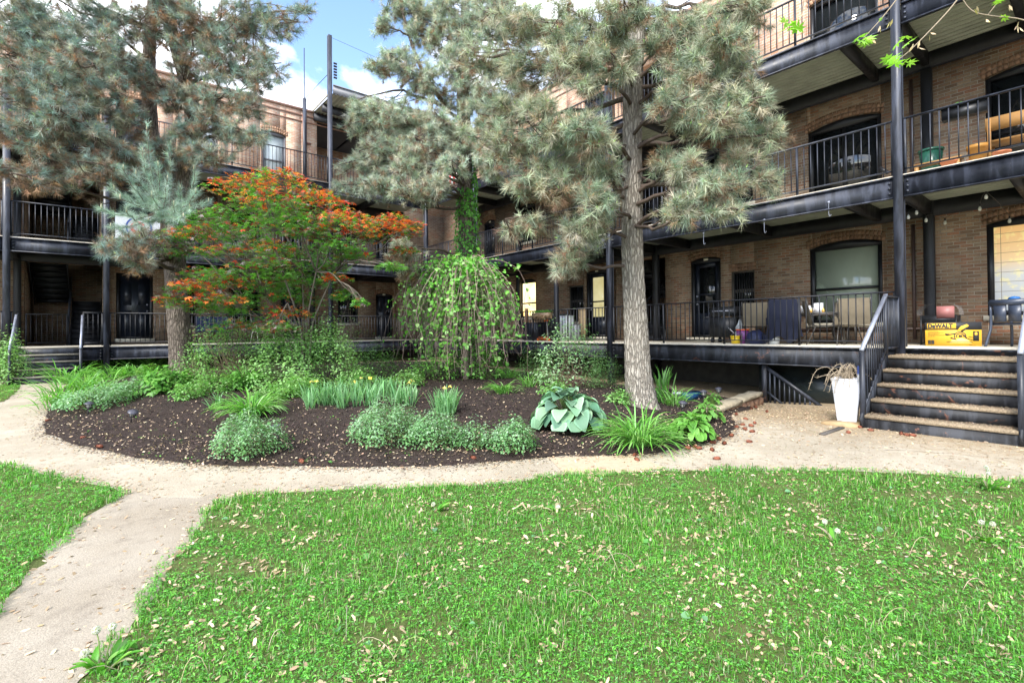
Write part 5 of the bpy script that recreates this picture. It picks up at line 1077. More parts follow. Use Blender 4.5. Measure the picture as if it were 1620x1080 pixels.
# dandelions gone to seed
def dandelion(x, y, hh, leaves, lab, grp=None):
    b = gnd(x, y); t = thing('dandelion', lab, 'weed', b, group=grp)
    for k, (dx, h) in enumerate(hh):
        p = b + np.array([dx, rng.normal(0, .03), h]); cv = curve3(b, p, 0, .05, 6); mb = MB(); mb.tube(cv, .0028, 5, c=(.22, .30, .10)); s = mb.obj('stalk', M_['leaf'], t)
        n = 130; D_ = rdir(n); mb = MB(); mb.add(*stars(p, D_, .019), c=(.72, .72, .68)); mb.obj('seed_head', M_['petal'], t)
    if leaves: m_ = strapleaf(b, leaves, .16, .03, .45, GC, .02, seg=5); m_.obj('leaves', M_['leaf'], t)
def stars(p, D_, r):
    n = len(D_); e = p + D_ * r; s = nrm(np.cross(D_, rdir(n))) * .004; u = np.cross(D_, s); V = np.stack([e + s, e - s * .5 + u * .8, e - s * .5 - u * .8, np.repeat(p[None], n, 0)], 1).reshape(-1, 3); k = np.arange(n)[:, None] * 4
    return V, None, np.vstack([k + [0, 1, 2], k + [0, 1, 3]])
dandelion(165, 1062, [(-.03, .2), (-.07, .14), (.03, .2)], 16, 'dandelion clump with fluffy seed heads at the lawn corner by the path')
dandelion(690, 812, [(0, .07)], 6, 'short dandelion seed head in the upper middle of the lawn')
dandelion(886, 815, [(0, .07)], 6, 'short dandelion seed head below the tan slab')
dandelion(1320, 862, [(.0, .16), (.04, .10)], 6, 'pair of dandelion seed heads in the right middle of the lawn')
dandelion(1565, 778, [(-.08, .2), (.0, .24), (.07, .2)], 22, 'tall weedy dandelions at the right lawn edge near the path')
dandelion(1555, 860, [(.0, .16), (.05, .15)], 6, 'pair of dandelion stalks near the right edge of the picture')
# ------------------------------------------------------------------ things on the decks and in the garden
rng = np.random.default_rng(71)
P_ = lambda name, c, r=.5, **k: simple(name, c, r, **k)
def text(s, size, loc, rot, mat, parent, name='lettering', ext=.001, align='LEFT', bold=0.0, sc=(1, 1, 1)):
    cu = bpy.data.curves.new(name, 'FONT'); cu.body = s; cu.size = size; cu.extrude = ext; cu.align_x = align; cu.offset = bold; cu.materials.append(mat)
    o = bpy.data.objects.new(name, cu); COL.objects.link(o); o.location = loc; o.rotation_euler = rot; o.scale = sc
    bpy.context.view_layer.update(); dg = bpy.context.evaluated_depsgraph_get(); me = bpy.data.meshes.new_from_object(o.evaluated_get(dg)); me.transform(o.matrix_basis); bpy.data.objects.remove(o)
    o = bpy.data.objects.new(name, me); COL.objects.link(o); o.parent = parent; return o
def on(px, x, z=0.0):  # point on a deck plane x=const seen at column px
    return np.array([x, at(px, 540, 'x', x)[1], z])
def patio_chair(lab, loc, rz, sling, frame, group=None, name='patio_chair'):
    t = thing(name, lab, 'chair', loc, rz, group); w = .27
    mb = MB(); mb.add(np.array([(sx * w, y, z) for y, z in ((-.2, .42), (0, .40), (.2, .42), (.27, .43)) for sx in (-1, 1)]), [(0, 1, 3, 2), (2, 3, 5, 4), (4, 5, 7, 6)]); mb.obj('seat', sling, t, local=True)
    mb = MB(); V = [(sx * w, y, z) for y, z in ((-.2, .44), (-.26, .65), (-.31, .85), (-.33, 1.0)) for sx in (-1, 1)]; mb.add(V, [(0, 1, 3, 2), (2, 3, 5, 4), (4, 5, 7, 6)]); V2 = [(a, b - .012, c) for a, b, c in V]; mb.add(V2, [(2, 3, 1, 0), (4, 5, 3, 2), (6, 7, 5, 4)]); mb.obj('backrest', sling, t, local=True)
    for s in (-1, 1):
        mb = MB(); mb.tube(spline([(s * .29, -.35, 1.02), (s * .29, -.22, .5), (s * .29, -.12, .41), (s * .29, .24, .43), (s * .29, .33, .40)], 14), .013, 6); mb.tube(spline([(s * .30, -.27, .66), (s * .32, -.05, .68), (s * .32, .2, .66), (s * .31, .3, .5)], 12), .013, 6); mb.obj('armrest', frame, t, local=True)
        for y0, y1 in ((.28, .36), (-.16, -.36)): mb = MB(); mb.tube([(s * .30, y0, .44), (s * .31, (y0 + y1) / 2, .2), (s * .31, y1, .0)], .013, 6); mb.obj('leg', frame, t, local=True)
    return t
TAN = P_('tan sling', (.17, .14, .095), .8); BRN = P_('bronze frame', (.05, .045, .04), .4); BLU = P_('navy cloth', (.006, .009, .026), .9, bmp=.4); FRB = P_('black frame', (.012, .012, .014), .45)
patio_chair('tan sling patio chair behind the railing, closest to the black grill', on(1197, .75), R(-70), TAN, BRN)
patio_chair('tan sling patio chair seen side-on at the dark table', on(1300, .9), R(-150), TAN, BRN)
patio_chair('tan sling patio chair in front of the big window, nearest the steps', on(1355, .85), R(-80), TAN, BRN)
patio_chair('tan sling patio chair across the table under the big window', on(1330, 1.9), R(80), TAN, BRN)
patio_chair('patio chair half hidden under a draped navy jacket', on(1236, .85), R(-60), TAN, BRN)
# navy jacket
c = on(1236, .85); mb = MB(); nu, nv = 16, 14
U, V_ = np.meshgrid(np.linspace(-1, 1, nu), np.linspace(0, 1, nv)); fx, fy = math.cos(R(-60)), math.sin(R(-60))
lx = U * (.30 + .10 * V_) + .02 * np.sin(V_ * 9 + U * 4); ly = -.36 - .05 * np.sin(U * 7 + V_ * 3) * V_ - .05 * V_; lz = 1.06 - V_ * (.95 + .08 * np.sin(U * 5))
X = c[0] + fx * lx - fy * ly; Y = c[1] + fy * lx + fx * ly; G_i = np.arange(nv - 1)[:, None] * nu + np.arange(nu - 1)
mb.add(np.stack([X, Y, lz], -1).reshape(-1, 3), np.stack([G_i, G_i + 1, G_i + nu + 1, G_i + nu], -1).reshape(-1, 4))
ly2 = ly + .30 * (1 - V_ * .2) ; X2 = c[0] + fx * lx - fy * ly2; Y2 = c[1] + fy * lx + fx * ly2; mb.add(np.stack([X2, Y2, np.maximum(lz, .45)], -1).reshape(-1, 3), np.stack([G_i + nu, G_i + nu + 1, G_i + 1, G_i], -1).reshape(-1, 4))
k0 = np.arange(nu - 1); mb.add(np.vstack([np.stack([X[0], Y[0], lz[0]], -1), np.stack([X2[0], Y2[0], lz[0]], -1)]), np.stack([k0, k0 + 1, k0 + nu + 1, k0 + nu], -1))
tag(mb.obj('jacket', BLU, smooth=True), 'navy jacket draped over a patio chair back', 'jacket')
# table with things on it
c = on(1292, 1.35); t = thing('patio_table', 'dark rectangular patio table under the big window', 'table', c)
mb = MB(); mb.box(c + [-.42, -.75, .70], c + [.42, .75, .735]); mb.box(c + [-.40, -.73, .66], c + [.40, .73, .699]); mb.obj('tabletop', BRN, t)
for sx in (-1, 1):
    for sy in (-1, 1): mb = MB(); mb.tube([c + [sx * .36, sy * .66, .66], c + [sx * .38, sy * .7, 0]], .02, 6); mb.obj('leg', BRN, t)
def pot(lab, cat, p, r, h, col, name='flower_pot', plant=None, group=None):
    t = thing(name, lab, cat, p, group=group); mb = MB(); p = np.asarray(p, float)
    mb.lathe([(.001, 0), (r * .68, 0), (r * .95, h * .82), (r * 1.06, h * .82), (r * 1.06, h), (r * .92, h), (r * .88, h * .8), (.001, h * .8)], p, 16, col); mb.obj('pot', M_['paint'], t, smooth=False)
    if plant is not None:
        n, L, cols = plant; u = rdir(n, -.1, 1); Q = p + [0, 0, h] + u * L * rng.uniform(.3, 1, (n, 1)); tV, tF = leaf_t(.5, 2, .1, .2); mb = MB(); mb.scat(tV, tF, Q, up_leaves(n, .8), np.full(n, .05), pick(cols, n)); mb.obj('plant', M_['leaf'], t)
    return t
pot('small terracotta pot at the left end of the dark table', 'pot', on(1247, 1.25, .737), .07, .13, (.55, .17, .07)); pot('terracotta pot next to the white cartons on the table', 'pot', on(1262, 1.25, .737), .075, .11, (.52, .18, .08))
for px_, w_, h_, cc_, lab in ((1276, .10, .17, (.78, .80, .82), 'white carton beside the terracotta pots on the table'), (1290, .07, .12, (.75, .76, .78), 'smaller white carton in the middle of the table'), (1296, .09, .22, (.80, .82, .86), 'tallest white carton on the dark table'), (1284, .03, .10, (.62, .36, .08), 'amber bottle between the white cartons on the table'), (1303, .03, .11, (.62, .36, .08), 'amber bottle right of the tallest carton')):
    c = on(px_, 1.2 if w_ > .05 else 1.12, .737); t = thing('carton' if w_ > .05 else 'bottle', lab, 'carton' if w_ > .05 else 'bottle', c); mb = MB()
    if w_ > .05: mb.box(c + [-w_ * .5, -w_, 0], c + [w_ * .5, w_, h_], cc_); mb.obj('box', M_['paint'], t); mb = MB(); mb.box(c + [-w_ * .52, -w_ * 1.03, h_ * .93], c + [w_ * .52, w_ * 1.03, h_ * 1.01], cc_); mb.obj('lid', M_['paint'], t)
    else: mb.lathe([(.001, 0), (w_, 0), (w_, h_ * .6), (w_ * .4, h_ * .8), (w_ * .4, h_), (.001, h_)], c, 12, cc_); mb.obj('glass', M_['gloss'], t, smooth=True)
# grills
def grill(lab, c, s=1.0):
    t = thing('grill', lab, 'grill', c); c = np.asarray(c, float); mb = MB(); mb.box(c + [-.25, -.35, .15], c + [.25, .35, .68]); mb.obj('cabinet', M_['black'], t)
    mb = MB(); P = [(-.26, .72), (-.26, .86), (-.16, .97), (.12, .97), (.24, .84), (.26, .72)]; mb.prism([(c[0] + a, c[2] + b) for a, b in P], 1, c[1] - .34, c[1] + .34); mb.obj('lid', M_['black'], t)
    for sy in (-1, 1): mb = MB(); mb.box(c + [-.22, sy * .38, .68], c + [.22, sy * .62, .71]); mb.obj('side_shelf', M_['black'], t)
    mb = MB(); mb.tube([c + [-.3, -.25, .85], c + [-.3, .25, .85]], .014, 6); mb.obj('handle', M_['alum'], t)
    for sy in (-1, 1):
        for sx in (-1, 1): mb = MB(); mb.tube([c + [sx * .2, sy * .3 - .025, .07], c + [sx * .2, sy * .3 + .025, .07]], .07, 12); mb.obj('wheel', FRB, t)
grill('black covered grill in front of the ground floor door right of the big trunk', on(1150, 1.3)); grill('black gas grill beyond the slim prop at the far end of the right deck', on(888, 1.4))
def tub(name, lab, cat, c, r, h, col, band=None, taper=.82):
    t = thing(name, lab, cat, c); c = np.asarray(c, float); mb = MB(); mb.lathe([(.001, 0), (r * taper, 0), (r, h), (r * .93, h), (r * .8, .03), (.001, .03)], c, 18, col); mb.obj('body', M_['gloss'], t, smooth=False)
    mb = MB(); mb.lathe([(r * 1.0, h - .03), (r * 1.07, h - .03), (r * 1.07, h), (r * .98, h)], c, 18, band if band is not None else col); mb.obj('rim', M_['gloss'], t)
    mb = MB(); mb.tube(spline([c + [0, -r, h - .01], c + [-.03, -r * .5, h * 1.25], c + [-.03, r * .5, h * 1.25], c + [0, r, h - .01]], 9), .005, 5); mb.obj('handle', M_['alum'], t)
tub('bucket', 'purple bucket with an orange rim on the right deck beside the grill', 'bucket', on(1175, .55), .15, .36, (.20, .06, .22), (.75, .12, .03)); tub('bucket', 'small yellow tub on the deck edge left of the purple bucket', 'bucket', on(1164, .4), .12, .20, (.80, .55, .02)); tub('bucket', 'white round tub under the chair with the navy jacket', 'bucket', on(1224, .6), .15, .28, (.62, .64, .64))
t = thing('watering_can', 'grey watering can standing behind the purple bucket', 'watering can', on(1171, .9)); c = on(1171, .9); mb = MB(); mb.lathe([(.001, .3), (.10, .3), (.11, .42), (.05, .52), (.02, .62), (.001, .62)], c, 14, (.35, .38, .40)); mb.lathe([(.001, 0), (.14, 0), (.14, .3), (.001, .3)], c, 14, (.35, .38, .40)); mb.obj('body', M_['gloss'], t, smooth=True); mb = MB(); mb.tube([c + [-.1, .05, .2], c + [-.2, .2, .4]], .015, 6, (.5, .5, .5)); mb.obj('spout', M_['gloss'], t)
mb = MB(); c = on(1196, .5); mb.lathe([(.001, 0), (.22, .0), (.24, .12), (.19, .26), (.08, .33), (.001, .30)], c, 12, (.012, .018, .06)); mb.V[-1] += rng.normal(0, .012, mb.V[-1].shape); tag(mb.obj('bag', M_['paint'], smooth=True), 'slumped dark blue bag on the deck floor under the first tan chair', 'bag')
# yellow tool carton with lettering
A_ = at(1464, 547, 'z', 0); B_ = at(1553, 548, 'z', 0); A_ = on(1464, .9); B_ = at(1553, 540, 'x', 1.42); B_[2] = 0; rz = R(-79); dd_ = np.array([math.cos(rz), math.sin(rz), 0]); Lb = max((l for l in np.linspace(.3, 1.6, 131)), key=lambda l: -abs(810 + FPX * ((M @ (A_ + dd_ * l - CAM))[0]) / ((M @ (A_ + dd_ * l - CAM))[1]) - 1553)); HB = .465
t = thing('tool_carton', 'long yellow and black power saw carton on the deck above the right steps', 'carton', A_, rz)
mb = MB(); mb.box((0, 0, 0), (Lb, .42, HB)); mb.obj('box', P_('yellow carton', (.72, .40, .03), .6, var=.06), t, local=True)
mb = MB(); mb.box((-.002, -.003, HB * .68), (Lb + .002, .0, HB)); mb.box((-.003, -.002, HB * .68), (0, .42, HB)); mb.box((-.002, -.002, HB), (Lb + .002, .42, HB + .003)); mb.obj('black_band', P_('carton black', (.02, .021, .024), .6), t, local=True)
YEL = P_('print yellow', (.75, .45, .04), .6, var=.03); BLK = P_('print black', (.015, .015, .016), .6)
mb = MB(); mb.box((.03, -.0045, HB * .73), (.04 + .42, -.0032, HB * .96)); mb.obj('logo_panel', YEL, t, local=True)
text('DeWALT', .115, (.04, -.0058, HB * .765), (R(90), 0, 0), BLK, t, bold=.0065, sc=(.80, 1, 1))
for i in range(5): text(['7-1/4 IN SLIDING', 'COMPOUND MITER SAW', 'SCIE A ONGLETS', 'COMPOSES COULISSANTE', 'DE 184 MM'][i], .021, (.04, -.004, HB * (.60 - i * .052)), (R(90), 0, 0), BLK, t)
text('DWS715', .024, (.04, -.004, HB * .05), (R(90), 0, 0), BLK, t); text('5-3/4" x 12"', .02, (Lb * .78, -.004, HB * .05), (R(90), 0, 0), BLK, t)
for i, (a, b2) in enumerate(((.04, .17), (.09, .17), (.04, .09), (.09, .09))): mb = MB(); mb.box((a, -.0045, HB * b2 + .0), (a + .045, -.0032, HB * b2 + .034)); mb.box((a + .012, -.0056, HB * b2 + .01), (a + .03, -.0046, HB * b2 + .02)); mb.obj('icon', BLK, t, local=True)
mb = MB(); mb.box((Lb * .855, -.0045, HB * .22), (Lb * .955, -.0032, HB * .62)); mb.obj('icon', BLK, t, local=True)
mb = MB(); mb.prism([(Lb * .88, HB * .46), (Lb * .93, HB * .46), (Lb * .925, HB * .58), (Lb * .885, HB * .58)], 1, -.0058, -.0046); mb.obj('icon', YEL, t, local=True)
# saw drawing
cx, cz = Lb * .63, HB * .42; ring = MB(); th_ = np.linspace(-.3, 3.6, 20)
for r0, r1, m_ in ((.075, .09, 0), (.045, .06, 0)):
    V = [(cx + r * math.cos(a) * 1.0, y, cz + r * math.sin(a)) for y in (-.0058,) for a in th_ for r in (r0, r1)]; ring.add(V, [(2*i, 2*i+1, 2*i+3, 2*i+2) for i in range(19)])
for p, q, w_ in (((-.20, .02), (-.06, .05), .02), ((.02, .09), (.10, .16), .03), ((.05, .02), (.10, -.05), .02), ((-.14, -.03), (-.05, -.07), .02), ((-.2, -.11), (.18, -.11), .008), ((.09, -.04), (.19, -.08), .012), ((.12, -.01), (.2, -.03), .01), ((-.02, 0), (.03, .0), .04), ((-.22, .035), (-.16, .03), .03)):
    ring.bar((cx + p[0], -.0052, cz + p[1]), (cx + q[0], -.0052, cz + q[1]), .0012, w_)
ring.obj('saw_drawing', BLK, t, local=True)
mb = MB(); mb.prism([(cx - .05, cz + .10), (cx + .05, cz + .12), (cx + .13, cz + .20), (cx + .10, cz + .23), (cx + .01, cz + .19)], 1, -.0045, -.0033); mb.obj('saw_handle', YEL, t, local=True)
mb = MB(); mb.prism([(cx - .16, cz - .14), (cx + .17, cz - .14), (cx + .10, cz - .06), (cx + .02, cz - .03), (cx - .12, cz - .07)], 1, -.0042, -.0032); mb.obj('saw_base', P_('print pale yellow', (.80, .55, .14), .6), t, local=True)
# covered cart behind the carton
c = on(1488, 1.75); t = thing('covered_cart', 'black-legged cart with a rosy panel under a clear domed lid', 'cart', c)
mb = MB(); mb.box(c + [-.2, -.28, .44], c + [.2, .28, .62]); mb.obj('tray', M_['black'], t); mb = MB(); mb.box(c + [-.215, -.26, .56], c + [-.202, .02, .80]); mb.obj('panel', P_('rosy panel', (.30, .12, .11), .5), t)
mb = MB(); th_ = np.linspace(0, math.pi, 13)
for i in range(12):
    for e in (0, 1):
        pass
V = [(c[0] + sx, c[1] - .34 * math.cos(a), .62 + .26 * math.sin(a) ** .7) for a in th_ for sx in (-.24, .24)]; mb.add(V, [(2*i, 2*i+1, 2*i+3, 2*i+2) for i in range(12)])
m_, nt_, bb_, _ = nodes('clear lid'); bb_.inputs['Base Color'].default_value = (.5, .5, .5, 1); bb_.inputs['Roughness'].default_value = .08; bb_.inputs['Alpha'].default_value = .42; mb.obj('lid', m_, t, smooth=True)
for sx in (-1, 1):
    for sy in (-1, 1): mb = MB(); mb.bar(c + [sx * .19, sy * .28, 0], c + [sx * .19, sy * .28, .62], .025); mb.obj('leg', M_['black'], t)
# blue-grey plastic armchair at right
def armchair(lab, c, rz):
    t = thing('garden_armchair', lab, 'chair', c, rz); m_ = P_('blue grey plastic', (.035, .045, .07), .4); mb = MB(); mb.box((-.25, -.24, .40), (.25, .25, .44)); mb.obj('seat', m_, t, local=True)
    mb = MB(); mb.box((-.26, -.30, .76), (.26, -.26, .86)); mb.box((-.2, -.29, .46), (-.02, -.265, .76)); mb.box((.02, -.29, .46), (.2, -.265, .76)); mb.obj('backrest', m_, t, local=True)
    for s in (-1, 1):
        mb = MB(); mb.tube(spline([(s * .27, -.28, .82), (s * .29, -.05, .66), (s * .29, .2, .66), (s * .27, .27, .6)], 10), .022, 6); mb.obj('armrest', m_, t, local=True)
        for y0, y1 in ((.26, .31), (-.26, -.37)): mb = MB(); mb.tube(spline([(s * .27, y0, .66 if y0 > 0 else .8), (s * .26, y0, .4), (s * .27, (y0 + y1) / 2, .2), (s * .29, y1, 0)], 8), .022, 6); mb.obj('leg', m_, t, local=True)
armchair('blue-grey plastic garden armchair under the window with the lit square-patterned shade', on(1612, 1.0), R(-115))
mb = MB(); c = on(1606, 1.05, .87); mb.lathe([(.001, 0), (.09, 0), (.07, .04), (.001, .055)], c, 12, (.02, .12, .35)); tag(mb.obj('cloth', M_['paint'], smooth=True), 'bright blue cloth lying on top of the grey armchair', 'cloth')
# far end of the right deck
def simplebox(name, lab, cat, c, sx, sy, h, mat, extra=None, part='body', rz=0):
    t = thing(name, lab, cat, c, rz); mb = MB(); b = min(sx, sy) * .12; mb.prism([(-sx/2 + b, -sy/2), (sx/2 - b, -sy/2), (sx/2, -sy/2 + b), (sx/2, sy/2 - b), (sx/2 - b, sy/2), (-sx/2 + b, sy/2), (-sx/2, sy/2 - b), (-sx/2, -sy/2 + b)], 2, 0, h); mb.obj(part, mat, t, local=True)
    mb = MB(); mb.prism([(a * 1.03, b_ * 1.03) for a, b_ in [(-sx/2 + b, -sy/2), (sx/2 - b, -sy/2), (sx/2, -sy/2 + b), (sx/2, sy/2 - b), (sx/2 - b, sy/2), (-sx/2 + b, sy/2), (-sx/2, sy/2 - b), (-sx/2, -sy/2 + b)]], 2, h, h * 1.04); mb.obj('lid', mat, t, local=True); return t
simplebox('storage_bin', 'black storage bin beside the slim prop on the far right deck', 'bin', on(880, .7), .45, .5, .8, P_('black plastic', (.015, .016, .02), .4)); simplebox('storage_bin', 'white upright bin next to the black one on the far right deck', 'bin', on(897, .8), .4, .36, .85, P_('white plastic', (.55, .57, .6), .4))
simplebox('storage_bin', 'narrow grey upright panel box between the white bin and the lit door', 'bin', on(911, .9), .25, .3, .55, P_('grey plastic', (.22, .23, .24), .5)); simplebox('timber_stack', 'upright tan boards leaning by the lit door', 'boards', on(922, 1.6), .12, .3, 1.1, P_('tan boards', (.34, .25, .14), .7))
simplebox('storage_bin', 'long black chest behind the weeping twigs on the far right deck', 'bin', on(845, .9), .5, .9, .65, P_('black chest', (.012, .014, .02), .4)); simplebox('carton', 'white box on the black grill shelf at the far end', 'carton', on(866, 1.0, .9), .2, .5, .09, P_('white box', (.6, .6, .55), .6))
c = on(858, .35); t = thing('scooter', 'small orange and grey kick scooter parked against the far deck railing', 'scooter', c); mb = MB(); mb.bar(c + [0, -.3, .09], c + [0, .2, .09], .04, .1, (.75, .16, .02)); mb.obj('board', M_['gloss'], t); mb = MB(); mb.tube([c + [0, -.3, .1], c + [0, -.24, .72]], .018, 6, (.5, .5, .52)); mb.obj('stem', M_['gloss'], t); mb = MB(); mb.tube([c + [-.12, -.24, .72], c + [.12, -.24, .72]], .03, 6, (.8, .15, .02)); mb.obj('handlebar', M_['gloss'], t)
for yy in (-.34, .22): mb = MB(); mb.tube([c + [-.015, yy, .06], c + [.015, yy, .06]], .06, 12, (.8, .15, .02)); mb.obj('wheel', M_['gloss'], t)
c0 = on(845, -.06, 1.0); c1 = on(871, -.06, 1.0); t = thing('window_box', 'brown fibre planter of green grass hooked on the railing beside the slim prop', 'planter', c0); mb = MB(); mb.bar(c0 - [0, 0, .12], c1 - [0, 0, .12], .22, .2, (.24, .16, .09)); mb.obj('liner', M_['paint'], t); n = 260; f_ = rng.uniform(0, 1, (n, 1)); Q = c0 + (c1 - c0) * f_ + rng.normal(0, .07, (n, 3)) * [1, 1, .1]; mb = MB(); tV, tF = leaf_t(.15, 2, 0, .2); mb.scat(tV, tF, Q, frames(rdir(n, .2, 1), rdir(n)), np.full(n, .09), pick([(.1, .34, .04), (.16, .4, .06)], n)); mb.obj('plant', M_['leaf'], t)
n = 300; f_ = rng.uniform(0, 1, (n, 1)); Q = c0 + (c1 - c0) * f_ + rng.normal(0, .06, (n, 3)) * [1, 1, .3] + [-.05, 0, -.1]; mb = MB(); mb.scat(tV, tF, Q, frames(rdir(n, -1, -.3), rdir(n)), rng.uniform(.08, .2, n), pick([(.26, .17, .09), (.34, .24, .14)], n)); mb.obj('fibre_fringe', M_['dry'], t)
# second floor, right
z2 = F
WOOD = P_('honey wood', (.32, .17, .055), .5); 
c = at(1590, 222, 'x', .9); c[2] = z2; c[1] -= .42; t = thing('wooden_bench', 'honey-coloured wooden bench behind the second floor railing at the right edge', 'bench', c)
mb = MB(); mb.box(c + [-.2, -.75, .42], c + [.22, .65, .46]); mb.obj('seat', WOOD, t); mb = MB(); mb.box(c + [-.26, -.75, .62], c + [-.23, .65, .86]); mb.obj('backrest', WOOD, t)
for sy in (-.7, .6):
    for sx in (-.24, .18): mb = MB(); mb.bar(c + [sx, sy, 0], c + [sx, sy, .86 if sx < 0 else .42], .05); mb.obj('leg', WOOD, t)
c = at(1547, 245, 'x', .5); pot('wide amber glazed pot on the second floor deck left of the wooden bench', 'pot', (c[0], c[1], z2), .15, .37, (.42, .20, .04), plant=None)
for px_, x_, r, h, lab in ((1502, .45, .13, .18, 'small terracotta pot on the second floor beside the low wooden shelf'), (1585, .3, .12, .12, 'squat terracotta pot under the wooden bench')): c = at(px_, 255, 'x', x_); pot(lab, 'pot', (c[0], c[1], z2), r, h, (.55, .19, .09))
c = at(1483, 258, 'x', .5); t = thing('low_shelf', 'low wooden shelf board on blocks on the second floor deck', 'shelf', (c[0], c[1], z2)); p = np.array([c[0], c[1], z2]); mb = MB(); mb.box(p + [-.12, -.36, .20], p + [.12, .34, .23]); mb.obj('board', WOOD, t)
for s in (-.3, .3): mb = MB(); mb.box(p + [-.1, s - .03, 0], p + [.1, s + .03, .199]); mb.obj('support', WOOD, t)
c = at(1473, 250, 'x', .9); p = np.array([c[0], c[1], z2]); t = thing('dustpan_bin', 'dark green ribbed bin against the inner post on the second floor', 'bin', p); mb = MB(); mb.lathe([(.001, 0), (.14, 0), (.19, .58), (.17, .58), (.12, .03), (.001, .03)], p, 18, (.02, .09, .06)); mb.obj('body', M_['gloss'], t); mb = MB(); mb.lathe([(.185, .55), (.205, .55), (.205, .59), (.18, .59)], p, 18, (.02, .09, .06)); mb.obj('rim', M_['gloss'], t)
a = at(1490, 167, 'x', .12); b_ = at(1562, 150, 'x', .12); zz = z2 + .98; t = thing('rail_planter', 'long black window box hooked on the second floor railing with one green sprout', 'planter', (.12, a[1], zz)); mb = MB(); mb.box((.06, a[1], zz - .14), (.24, b_[1], zz + .06)); mb.box((.05, a[1] + .01, zz + .061), (.25, b_[1] - .01, zz + .08)); mb.obj('trough', M_['black'], t)
n = 20; mb = MB(); tV, tF = leaf_t(.5, 2, .1, .2); Q = np.array([.12, at(1518, 160, 'x', .12)[1], zz + .11]) + rng.normal(0, .03, (n, 3)); mb.scat(tV, tF, Q, up_leaves(n, .8), np.full(n, .06), pick(LG, n)); mb.obj('sprout', M_['leaf'], t)
c = on(1403, 1.3, z2); t = thing('hand_trowel', 'dark garden tool leaning behind the second floor railing left of the tall post', 'tool', c); mb = MB(); mb.tube([c + [0, 0, 0], c + [.05, .03, .45]], .012, 6); mb.obj('handle', FRB, t); mb = MB(); mb.bar(c + [.05, -.06, .42], c + [.05, .1, .58], .02, .08); mb.obj('blade', FRB, t)
# second floor, left: banner and pots
bx0, bx1, bz0, bz1 = -11.5, -10.3, 3.5, 4.32
t = thing('banner', 'white banner with a blue ring and red letter on the second floor railing', 'banner', (bx0, -.05, bz0)); nu, nv = 14, 8; U, V_ = np.meshgrid(np.linspace(0, 1, nu), np.linspace(0, 1, nv)); G_i = np.arange(nv - 1)[:, None] * nu + np.arange(nu - 1)
mb = MB(); yb = lambda u, v: -.06 - .012 * np.sin(u * 9 + v * 2); mb.add(np.stack([bx0 + (bx1 - bx0) * U, yb(U, V_), bz0 + (bz1 - bz0) * V_], -1).reshape(-1, 3), np.stack([G_i, G_i + 1, G_i + nu + 1, G_i + nu], -1).reshape(-1, 4)); mb.obj('cloth', P_('white cloth', (.6, .62, .64), .8, var=.05), t, smooth=True)
def arcband(cx, cz, r0, r1, a0, a1, y, mat, nm, sx=1.0):
    th_ = np.linspace(a0, a1, 30); mb = MB(); V = [(cx + r * math.cos(a) * sx, y, cz + r * math.sin(a)) for a in th_ for r in (r0, r1)]; mb.add(V, [(2*i, 2*i+1, 2*i+3, 2*i+2) for i in range(29)]); return mb.obj(nm, mat, t)
cx, cz = -10.88, 3.9; arcband(cx, cz, .31, .36, 0, 2 * math.pi, -.078, P_('banner blue', (.01, .05, .30), .8), 'ring'); arcband(cx - .02, cz, .13, .21, .55, 5.73, -.08, P_('banner red', (.6, .03, .04), .8), 'letter')
for i, px_ in enumerate((322, 338, 352, 372, 388)):
    c = at(px_, 352, 'y', .18); pot(['pale', 'leftmost', 'second', 'middle', 'fourth', 'rightmost'][i + 1] + ' small grey pot of white flowers along the second floor railing above the maple', 'pot', (c[0], .22, F + .62), .10, .17, (.25, .27, .28), plant=(50, .14, [(.7, .72, .7), (.12, .28, .06), (.5, .52, .45)]), group='grey flower pots on the rear second floor')
t = thing('plant_shelf', 'slim metal shelf holding the row of grey flower pots', 'shelf', (-9, .22, F)); a = at(312, 352, 'y', .22)[0]; b_ = at(400, 352, 'y', .22)[0]; mb = MB(); mb.box((a, .1, F + .595), (b_, .36, F + .618)); mb.obj('shelf_top', FRB, t)
for x_ in (a + .03, b_ - .03): mb = MB(); mb.bar((x_, .22, F), (x_, .22, F + .594), .03, .2); mb.obj('leg', FRB, t)
BLC = P_('blue sling', (.009, .02, .06), .8)
for px_, rz, lab in ((325, 180, 'blue patio chair on the rear deck just right of the left pine trunk'), (348, 170, 'second blue patio chair, between the left trunk and the maple'), (415, 190, 'blue patio chair with a pale frame behind the maple stems')): c = at(px_, 540, 'y', .8); patio_chair(lab, (c[0], .8, 0), R(rz), BLC, P_('pale metal', (.4, .4, .38), .4) if px_ > 400 else FRB)
# striped cloth, third floor
a = at(697, 275, 'x', .0); mb = MB(); 
for i in range(6): mb.box((-.04, -2.0 - i * .15, 2 * F + .2), (-.035, -2.0 - (i + 1) * .15 + .002, 2 * F + .75), (.6, .05, .05) if i % 2 else (.75, .75, .72))
tag(mb.obj('striped_cloth', M_['paint']), 'red and white striped cloth on the third floor railing behind the ivy-clad pine', 'cloth')
